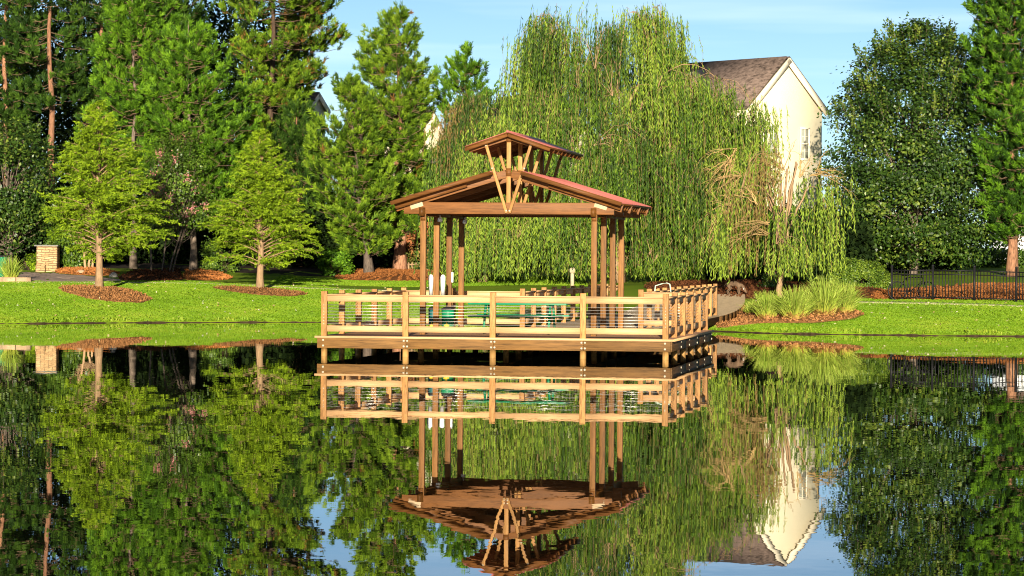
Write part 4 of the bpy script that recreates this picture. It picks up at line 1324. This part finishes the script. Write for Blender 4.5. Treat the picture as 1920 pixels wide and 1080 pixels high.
shrub(1278, 548, 128, [(500, 1262, 1295), (506, 1248, 1308), (518, 1240, 1318), (535, 1237, 1324), (548, 1240, 1322)], 'clipped round shrub just beyond the boardwalk rail under the huge willow', n=150, per=130, cl=0.09, leaf=0.07, shell=0.88, mat='boxwood_leaf')
shrub(1605, 552, 121, [(489, 1588, 1622), (495, 1568, 1645), (510, 1552, 1660), (530, 1546, 1668), (552, 1556, 1668)], 'clipped round shrub behind the ornamental grasses beside the iron fence', n=230, per=130, cl=0.1, leaf=0.075, shell=0.88, mat='boxwood_leaf')
shrub(130, 505, 140, [(425, 115, 150), (445, 98, 165), (475, 96, 168), (503, 98, 165)], 'dark glossy shrub right of the stone pillar', n=70, leaf=0.13, cl=0.18)
shrub(62, 508, 139.5, [(478, 58, 70), (488, 56, 72), (505, 57, 72)], 'small light green shrub tucked left of the stone pillar', n=20, per=90, leaf=0.09, cl=0.08, mat='cypress_leaf')
shrub(630, 512, 141, [(470, 622, 638), (482, 608, 652), (500, 604, 656), (511, 610, 652)], 'low bright shrub at the foot of the full olive-green pine', n=40, mat='pine_leaf', leaf=0.12, cl=0.12)
shrub(410, 512, 140, [(455, 395, 420), (475, 385, 435), (500, 382, 440), (511, 388, 432)], 'dark shrub in shade left of the smaller cypress trunk', n=40, leaf=0.1, cl=0.14)
def redv(P, v):
    h = (P[:, 2] - P[:, 2].min()) / np.ptp(P[:, 2])
    return 0.15 + 0.75 * h + (v - 0.45) * 0.7
shrub(815, 510, 147, [(408, 790, 850), (425, 762, 868), (450, 752, 876), (480, 756, 874), (505, 765, 868)], 'red-tipped photinia shrub seen between the left pavilion posts', 'red_leaf', n=80, per=110, leaf=0.15, cl=0.2, vfun=redv)

# ornamental grasses on the mulch point, one at the left edge
def clump_grass(px, py, Y, h_px, w_px, label, n=950, name='ornamental_grass'):
    base = gp(px, py)
    k = base[1] / F_PX
    H, W = h_px * k, w_px * k / 2
    root = tag(empty(name, base), label, 'grass clump', 'ornamental grasses')
    b = MB()
    for i in range(n):
        az = rng.uniform(0, 2 * PI); sp = W * rng.uniform(0.1, 1.25)
        p0 = base + np.array([math.cos(az), math.sin(az), 0]) * 0.4 * W * rng.uniform(0, 1.3)
        h = H * rng.uniform(0.55, 1.05) * (1.05 - 0.3 * (sp / W) ** 2)
        t = np.linspace(0, 1, 6)
        c = p0 + np.stack([math.cos(az) * sp * t ** 1.8, math.sin(az) * sp * t ** 1.8, h * (1.25 * t - 0.3 * t ** 3)], 1)
        w = np.array([0.5, 0.5, 0.42, 0.32, 0.2, 0.06]) * 0.03
        a2 = rng.uniform(0, PI)
        sd = np.array([math.cos(a2), math.sin(a2), 0])
        A, B = c - sd * w[:, None], c + sd * w[:, None]
        tone = rng.uniform(0.3, 1.0)
        v = np.where(t[:-1] < 0.18, 0.04, np.where(t[:-1] < 0.3, 0.2, tone))
        b.quads(np.stack([A[:-1], B[:-1], B[1:], A[1:]], 1), v)
    for i in range(n // 4):                             # dry straw at the foot
        az = rng.uniform(0, 2 * PI)
        d = np.array([math.cos(az), math.sin(az), 0.35 + rng.uniform(0, 0.6)])
        p0 = base + d * [1, 1, 0] * 0.2 * W
        q = p0 + d * W * rng.uniform(0.3, 0.8) * 0.8
        q[2] = max(q[2] - 0.1, float(zt(q[0], q[1])) + 0.02)
        sd = np.array([-d[1], d[0], 0]) * 0.018
        b.quads([np.stack([p0 - sd, p0 + sd, q + sd, q - sd])], 0.02)
    b.build('blades', M['reed_leaf'], root)
    return root

clump_grass(1438, 600, 107, 56, 62, 'smallest ornamental grass clump, nearest the boardwalk')
clump_grass(1490, 600, 107, 66, 84, 'broad ornamental grass clump in front of the forked willow trunk')
clump_grass(1545, 594, 109, 78, 84, 'tallest ornamental grass clump in the middle of the mulch point')
clump_grass(1580, 590, 110, 64, 70, 'yellowing ornamental grass clump at the right end of the mulch point')
clump_grass(1412, 592, 108, 30, 48, 'low straw-coloured grass tuft at the end of the boardwalk', n=260)
clump_grass(20, 528, 130, 50, 50, 'upright grass clump beside the drive at the left edge', n=400)

# undergrowth that fills the wood, its shade painted in as near-black leaves
def undergrowth(X0, X1, Y0, Y1, z1, n, name='undergrowth'):
    b = MB()
    X = rng.uniform(X0, X1, n); Y = rng.uniform(Y0, Y1, n)
    cl = 0.5 + 0.5 * np.sin(X * 1.7 + Y) * np.sin(X * 0.6 + 2 + Y * 0.5)
    Z = zt(X, Y) + rng.uniform(0, 1, n) * z1 * (0.55 + 0.45 * cl)
    P = np.stack([X, Y, Z], 1)
    D = ang(rng.normal(0, 1, (n, 3)))
    b.quads(diamonds(P, D, rng.uniform(0.14, 0.3, n), 0.15), rng.uniform(0, 1, n))
    return tag(b.build(name, M['under_leaf']), kind='stuff')

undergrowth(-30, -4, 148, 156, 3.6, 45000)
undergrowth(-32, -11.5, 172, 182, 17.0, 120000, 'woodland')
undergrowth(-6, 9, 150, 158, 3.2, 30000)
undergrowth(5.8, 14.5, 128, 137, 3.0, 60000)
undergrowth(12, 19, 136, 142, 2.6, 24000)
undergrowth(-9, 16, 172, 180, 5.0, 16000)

# ------------------------------------------------------------------ houses
def frame(P, ax_u, ax_v):
    return np.asarray(P), ang(np.asarray(ax_u, float)), ang(np.asarray(ax_v, float))


def gable_house(name, apex_px, Y, yaw, half_w, rise, length, wall_h, label, mat='cream', windows=(), over=0.22, roof='shingle', base_z=None):
    """gable end facing the camera, ridge running away at angle yaw (to the left); ridge end at a photo pixel"""
    ap = at(apex_px[0], apex_px[1], Y)
    zb = ap[2] - rise - wall_h
    root = tag(empty(name, (ap[0], ap[1], zb), yaw, local=True), label, 'house', 'houses')
    # local: x across the gable, y along the ridge (away), z up from the base
    W, H1, H2 = half_w, wall_h, wall_h + rise
    b = MB()
    b.add([(-W, 0, -1), (W, 0, -1), (W, 0, H1), (0, 0, H2), (-W, 0, H1), (-W, length, -1), (W, length, -1), (W, length, H1), (0, length, H2), (-W, length, H1)],
          [(0, 1, 2, 3, 4), (5, 9, 8, 7, 6), (0, 4, 9, 5), (1, 6, 7, 2)])
    b.build('wall', M[mat], root)
    for s in (-1, 1):
        sl = rise / W
        n = ang(np.array([s * rise, 0, W]))
        e = np.array([s * (W + over), 0, H1 - sl * over]); r = np.array([0, 0, H2])
        rb = MB()
        a, c = e + n * 0.09, r + n * 0.09
        rb.bar(a + [0, length / 2, 0], c + [0, length / 2, 0], length + 2 * over, 0.1, up=n)
        ro = rb.build('roof', M[roof], root)
        tb_ = MB()
        tb_.bar(e + n * -0.09 + [0, -0.24, 0], r + n * -0.09 + [0, -0.24, 0], 0.06, 0.26, up=n)
        tb_.build('barge_board', M['trim'], root)
    for (wx, wz, ww, wh) in windows:
        fr = MB()
        t = 0.07
        for (cx_, cz_, dx, dz) in ((wx, wz + wh / 2 + t / 2, ww + 2 * t, t), (wx, wz - wh / 2 - t / 2, ww + 2 * t, t), (wx - ww / 2 - t / 2, wz, t, wh), (wx + ww / 2 + t / 2, wz, t, wh), (wx, wz, ww, 0.05)):
            fr.box((cx_, -0.03, cz_), (dx, 0.08, dz))
        for i in (1,):
            fr.box((wx, -0.025, wz), (0.025, 0.05, wh))
        for q in (-0.25, 0.25):
            fr.box((wx, -0.024, wz + wh * q), (ww, 0.046, 0.022))
        f = fr.build('window', M['trim'], root)
        g_ = MB(); g_.box((wx, -0.004, wz), (ww, 0.02, wh)); g_.build('pane', M['glass'], f)
    return root


k190 = 190 / F_PX
yawA = math.radians(37)
HA = gable_house('cream_house', (1473, 110), 141, yawA, 2.19, 2.15, 8.0, 7.0,
                 'cream house with a steep gable and brown shingle roof above the willows', windows=[(-0.7, 5.5, 0.42, 1.3), (1.15, 5.42, 0.42, 1.3)], over=0.17)
# cross gable on the roof of the cream house
b = MB(); b.add([(-2.19 - 0.08, 3.9, 7.0), (-2.19 - 0.08, 5.5, 7.0), (-2.19 - 0.08, 4.7, 8.5), (-0.3, 4.7, 9.0)], [(0, 2, 1), (0, 1, 3), (0, 3, 2), (1, 2, 3)]); b.build('cross_gable', M['trim'], HA)
gable_house('cream_house', (803, 203), 186, math.radians(40), 1.15, 1.7, 7.0, 6.9, 'cream house whose gable peak shows through the tall airy pine')
gable_house('cream_house', (1040, 175), 184, math.radians(25), 3.0, 3.0, 7.0, 6.5, 'cream house glimpsed through the strands of the huge willow', windows=[(-0.4, 5.6, 0.8, 1.4)])
gable_house('cream_house', (592, 176), 192, math.radians(65), 1.2, 0.9, 3.5, 7.4, 'house whose brown roof shows beneath the limbs of the tall dark pine')
# pale siding house at the right edge
Yd = 158
p0, p1 = at(1862, 492, Yd), at(1990, 492, Yd)
hd = tag(empty('grey_house', p0), 'pale grey house with lap siding at the right edge behind the large pine', 'house', 'houses')
b = MB()
zz = p0[2] - 1.0
top = at(1862, 425, Yd)[2]
while zz < top:
    R = None
    b.box(((p0[0] + p1[0]) / 2, Yd + 0.02, zz + 0.09), (p1[0] - p0[0], 0.05, 0.178)); zz += 0.18
b.build('wall', M['siding'], hd)
b = MB(); b.bar(((p0[0] + p1[0]) / 2, Yd - 0.4, top + 0.0), ((p0[0] + p1[0]) / 2, Yd + 3.5, top + 2.4), p1[0] - p0[0] + 0.6, 0.12); b.build('roof', M['shingle'], hd)
b = MB(); b.box((at(1909, 462, Yd)[0], Yd - 0.05, at(1905, 462, Yd)[2]), (0.55, 0.08, 1.55)); b.build('door', M['white'], hd, bevel=0.01)
# hedge in front of it
hz = MB(); n = 9000
X = rng.uniform(at(1770, 500, 146)[0], at(1990, 500, 146)[0], n); Y = rng.uniform(145, 147, n); Z = zt(X, Y) + rng.uniform(0, 0.85, n)
hz.quads(diamonds(np.stack([X, Y, Z], 1), ang(rng.normal(0, 1, (n, 3))), 0.12, 0.08), rng.uniform(0, 0.5, n))
tag(hz.build('hedge', M['shrub_leaf']), 'low dark hedge behind the iron fence below the pale grey house', 'hedge')

# ------------------------------------------------------------------ fences, pillar, stones, bins
def iron_fence():
    a, c = gp(1672, 563), gp(1985, 571)
    root = tag(empty('iron_fence', a), 'black iron picket fence along the mulch on the right bank', 'fence')
    L = np.linalg.norm((c - a)[:2]); d = (c - a) / L
    nb = 4
    H = 1.05
    pts = [a + d * L * i / nb for i in range(nb + 1)]
    for P in pts: P[2] = float(zt(P[0], P[1]))
    for P in pts:
        b = MB(); b.box(P + [0, 0, 0.58], (0.075, 0.075, 1.2)); b.lathe(P + [0, 0, 1.18], [(0.05, 0), (0.05, 0.02), (0.02, 0.06)], 8); b.build('post', M['black_iron'], root)
    for i in range(nb):
        p, q = pts[i], pts[i + 1]
        for h in (0.1, 0.9, 1.04):
            b = MB(); b.bar(p + d * 0.04 + [0, 0, h], q - d * 0.04 + [0, 0, h], 0.03, 0.035); b.build('rail', M['black_iron'], root)
        b = MB()
        m = int(np.linalg.norm(q - p) / 0.11)
        for j in range(1, m):
            P = p + (q - p) * j / m
            b.box(P + [0, 0.016, 0.58], (0.03, 0.014, 0.98))
        b.build('picket_panel', M['black_iron'], root)
iron_fence()

# bicycle leaning on the fence
def bicycle():
    g0 = gp(1681, 562) + np.array([0, -0.25, 0]); g0[2] = float(zt(g0[0], g0[1]))
    root = tag(empty('bicycle', g0), 'black bicycle leaning at the left end of the iron fence', 'bicycle')
    lean = lambda x, z: g0 + np.array([x, 0.16 * z, z])
    R = 0.32
    for x in (0.0, 1.05):
        th_ = np.linspace(0, 2 * PI, 25)
        b = MB(); b.tube([lean(x + R * math.cos(t), R + R * math.sin(t)) for t in th_], 0.022, 6, cap=False)
        w = b.build('wheel', M['black_iron'], root, smooth=True)
        b = MB()
        for t in np.linspace(0, PI, 9)[:-1]:
            b.tube([lean(x - R * math.cos(t), R - R * math.sin(t)), lean(x + R * math.cos(t), R + R * math.sin(t))], 0.003, 3)
        b.build('spokes', M['dark'], w)
    b = MB()
    bb, st, hd_, hb = lean(0.45, 0.3), lean(0.32, 0.78), lean(0.88, 0.8), lean(0.9, 0.68)
    for p, q in ((bb, st), (st, hd_), (bb, hb), (lean(0, R), bb), (lean(0, R), st), (hd_, lean(1.05, R))):
        b.tube([p, q], 0.018, 6)
    b.build('frame', M['black_iron'], root)
    b = MB(); b.box(lean(0.29, 0.88), (0.26, 0.13, 0.06)); b.build('saddle', M['dark'], root, bevel=0.02)
    b = MB(); b.tube([lean(0.86, 0.82), lean(0.86, 0.98), lean(0.95, 1.0)], 0.015, 6); b.tube([lean(0.9, 0.99) + [0, -0.25, 0], lean(0.9, 0.99) + [0, 0.25, 0]], 0.014, 6); b.build('handlebar', M['dark'], root)
bicycle()

def picket_fence():
    a, c = on(at(752, 505, 146.0)[0], 146.0), on(at(885, 505, 146.0)[0], 146.0)
    root = tag(empty('picket_fence', a), 'low wooden picket fence in front of the red-tipped photinia', 'fence')
    L = np.linalg.norm(c - a); d = (c - a) / L
    b = MB(); m = int(L / 0.17)
    for j in range(m + 1):
        P = a + d * L * j / m; P[2] = float(zt(P[0], P[1]))
        h = 0.42
        b.add([P + v for v in ((-0.04, 0, 0), (0.04, 0, 0), (0.04, 0, h), (0, 0, h + 0.06), (-0.04, 0, h), (-0.04, 0.02, 0), (0.04, 0.02, 0), (0.04, 0.02, h), (0, 0.02, h + 0.06), (-0.04, 0.02, h))],
              [(0, 1, 2, 3, 4), (5, 9, 8, 7, 6), (0, 4, 9, 5), (1, 6, 7, 2), (2, 7, 8, 3), (3, 8, 9, 4)])
    b.build('picket_panel', M['bark_tan'], root)
    for h in (0.12, 0.34):
        b = MB(); b.bar(a + [0, 0.04, h], c + [0, 0.04, h], 0.03, 0.06); b.build('rail', M['bark_tan'], root)
picket_fence()

pb = gp(90, 513)
pb[1] = max(pb[1], 137.5); pb = on(at(90, 513, 138)[0], 138)
k = 138 / F_PX
zp = at(90, 460, 138)[2]
sp = tag(empty('stone_pillar', pb, 0.0), 'tan stacked-stone pillar with a flat cap beside the drive', 'pillar')
b = MB(); b.box((pb[0], 138, (pb[2] - 0.1 + zp - 0.05) / 2), (38 * k, 38 * k, zp - pb[2] + 0.05)); b.build('shaft', M['stone'], sp, bevel=0.02)
b = MB(); b.box((pb[0] - 1 * k, 138, zp - 0.015), (44 * k, 44 * k, 0.06)); b.build('cap', M['boulder_grey'], sp, bevel=0.01)
b = MB(); b.box((pb[0] - 10 * k, 138 - 24 * k, pb[2] + 0.13), (18 * k, 12 * k, 0.32)); b.build('plinth', M['stone'], sp, bevel=0.02)


def boulder(px, py, Y, w, h, label, mat):
    c = on(at(px, py, Y)[0], Y)
    V, Fs, n, m = [], [], 7, 12
    for i in range(n):
        ph = PI / 2 * i / (n - 1)
        for j in range(m):
            t = 2 * PI * j / m
            r = 1 + rng.normal(0, 0.08)
            V.append(c + np.array([w / 2 * math.cos(ph) ** 0.7 * math.cos(t) * r, w / 2.6 * math.cos(ph) ** 0.7 * math.sin(t) * r, h * math.sin(ph) * (1 + rng.normal(0, 0.04)) - 0.04]))
    for i in range(n - 1):
        for j in range(m):
            Fs.append((i * m + j, i * m + (j + 1) % m, (i + 1) * m + (j + 1) % m, (i + 1) * m + j))
    b = MB(); b.add(V, Fs)
    return tag(b.build('boulder', M[mat], smooth=False), label, 'boulder', 'boulders by the drive')

boulder(152, 515, 135, 0.48, 0.22, 'tan boulder in sun right of the stone pillar', 'boulder')
boulder(213, 524, 131.5, 0.36, 0.24, 'pale grey boulder in shade right of the larger cypress trunk', 'boulder_grey')
for i, (px, w, lab) in enumerate([(248, 0.3, 'leftmost of the dark edging stones in the shade'), (272, 0.34, 'second dark edging stone from the left in the shade'), (300, 0.42, 'third and widest dark edging stone in the shade'), (326, 0.3, 'rightmost of the dark edging stones in the shade')]):
    boulder(px, 528, 132.5, w, 0.13, lab, 'boulder_grey')
# landscape timbers edging the left bed
for px, w, lab in ((14, 30, 'tan timber edging block cut by the left edge'), (44, 28, 'tan timber edging block at the corner of the drive')):
    c = gp(px, 529)
    b = MB(); b.box(c + [0, 0.1, 0.09], (w * c[1] / F_PX, 0.2, 0.2))
    tag(b.build('edging_block', M['boulder'], bevel=0.02), lab, 'block', 'edging blocks')
c = on(at(3, 520, 131)[0], 131.0)
bn = tag(empty('litter_bin', c), 'dark green bin cut by the left edge beside the drive', 'bin')
b = MB(); b.lathe(c, [(0.2, 0), (0.22, 0.05), (0.24, 0.78), (0.25, 0.82)], 20); b.build('body', M['green_plastic'], bn)
b = MB(); b.lathe(c + [0, 0, 0.82], [(0.26, 0), (0.26, 0.03), (0.15, 0.08)], 20); b.build('lid', M['dark'], bn)

# pale post by the willow
c = on(at(1073, 540, 124)[0], 124.0)
M['pale_post'] = plain('pale_post', (0.5, 0.41, 0.27), 0.7)
bo = tag(empty('bollard', c), 'short pale post standing under the huge willow beside the boardwalk', 'post')
b = MB(); b.lathe(c, [(0.075, -0.1), (0.075, 0.53), (0.07, 0.58)], 12); b.build('shaft', M['pale_post'], bo)
b = MB(); b.lathe(c + [0, 0, 0.58], [(0.07, 0), (0.11, 0.03), (0.11, 0.16), (0.05, 0.22)], 12); b.build('head', M['pale_post'], bo)

# pink flowers by the forked willow
c = on(at(1450, 540, 118)[0], 118.0)
pf = tag(empty('flowering_plant', c), 'small pink-flowered plant behind the forked willow trunk', 'plant')
b = MB(); n = 700
P = c + np.abs(rng.normal(0, 1, (n, 3))) * [0, 0, 0.3] + rng.normal(0, 1, (n, 3)) * [0.25, 0.25, 0.05] + [0, 0, 0.1]
b.quads(diamonds(P, ang(rng.normal(0, 1, (n, 3))), 0.1, 0.05), rng.uniform(0, 1, n)); b.build('foliage', M['shrub_leaf'], pf)
b = MB(); n = 160; P = at(1450, 511, 118) + rng.normal(0, 1, (n, 3)) * [0.1, 0.1, 0.06]
b.quads(diamonds(P, ang(rng.normal(0, 1, (n, 3))), 0.07, 0.06), rng.uniform(0, 1, n)); b.build('blossom', M['pink'], pf)

# dog sniffing at the end of the boardwalk
def dog():
    e = bez(left, 0.97) * 0.12 + bez(right, 0.97) * 0.88
    X, Y = to_world(e[0], e[1]); Z = ZD + e[2]
    me = bpy.data.meshes.new('dog')
    J = dict(pel=(-0.20, 0, 0.42), mid=(-0.02, 0, 0.41), sh=(0.20, 0, 0.38), nk=(0.30, 0, 0.34), hd=(0.38, 0, 0.22), mz=(0.44, 0, 0.12), nose=(0.47, 0, 0.07),
             tl1=(-0.30, 0, 0.42), tl2=(-0.38, 0, 0.30))
    for s, y in (('a', -0.07), ('b', 0.07)):
        J.update({'h0' + s: (-0.20, y, 0.32), 'h1' + s: (-0.14, y, 0.23), 'h2' + s: (-0.25, y, 0.13), 'h3' + s: (-0.22, y, 0.02), 'h4' + s: (-0.16, y, 0.015),
                  'f0' + s: (0.20, y, 0.27), 'f1' + s: (0.17, y, 0.16), 'f2' + s: (0.19, y, 0.03), 'f3' + s: (0.24, y, 0.015)})
    rad = dict(pel=0.095, mid=0.10, sh=0.105, nk=0.06, hd=0.062, mz=0.035, nose=0.022, tl1=0.025, tl2=0.012, h0=0.07, h1=0.042, h2=0.024, h3=0.022, h4=0.018, f0=0.05, f1=0.03, f2=0.022, f3=0.018)
    names = list(J)
    E = [('pel', 'mid'), ('mid', 'sh'), ('sh', 'nk'), ('nk', 'hd'), ('hd', 'mz'), ('mz', 'nose'), ('pel', 'tl1'), ('tl1', 'tl2')]
    for s in 'ab':
        E += [('pel', 'h0' + s), ('h0' + s, 'h1' + s), ('h1' + s, 'h2' + s), ('h2' + s, 'h3' + s), ('h3' + s, 'h4' + s), ('sh', 'f0' + s), ('f0' + s, 'f1' + s), ('f1' + s, 'f2' + s), ('f2' + s, 'f3' + s)]
    me.from_pydata([J[n] for n in names], [(names.index(a), names.index(c)) for a, c in E], [])
    o = bpy.data.objects.new('dog', me); COL.objects.link(o)
    me.materials.append(M['fur'])
    sk = o.modifiers.new('skin', 'SKIN')
    for i, n in enumerate(names):
        r = rad.get(n, rad.get(n[:-1], 0.03))
        me.skin_vertices[0].data[i].radius = (r, r)
        me.skin_vertices[0].data[i].use_root = (n == 'pel')
    o.modifiers.new('sub', 'SUBSURF').levels = 2
    o.modifiers['sub'].render_levels = 2
    o.location = (X, Y, Z + 0.003); o.rotation_euler = (0, 0, math.radians(-25))
    tag(o, 'small brown dog sniffing with lowered head at the far end of the boardwalk', 'dog')
    for s in (-1, 1):
        b = MB(); b.add([(0.36, s * 0.05, 0.27), (0.40, s * 0.06, 0.25), (0.385, s * 0.085, 0.16), (0.37, s * 0.05, 0.2)], [(0, 1, 2), (0, 2, 3), (0, 3, 1), (1, 3, 2)])
        b.build('ear', M['white'], o)
dog()

if 0:
    for i in range(0, 11):
        p = bez(right, i / 10); X, Y = to_world(p[0], p[1]); print('RAMP', i, round(960 + F_PX * X / Y), round(HZ - F_PX * (p[2] + ZD - CAM_H) / Y + ROLL * (F_PX * X / Y)), round(X, 2), round(Y, 2), round(p[2] + ZD, 2), round(float(zt(X, Y)), 2))
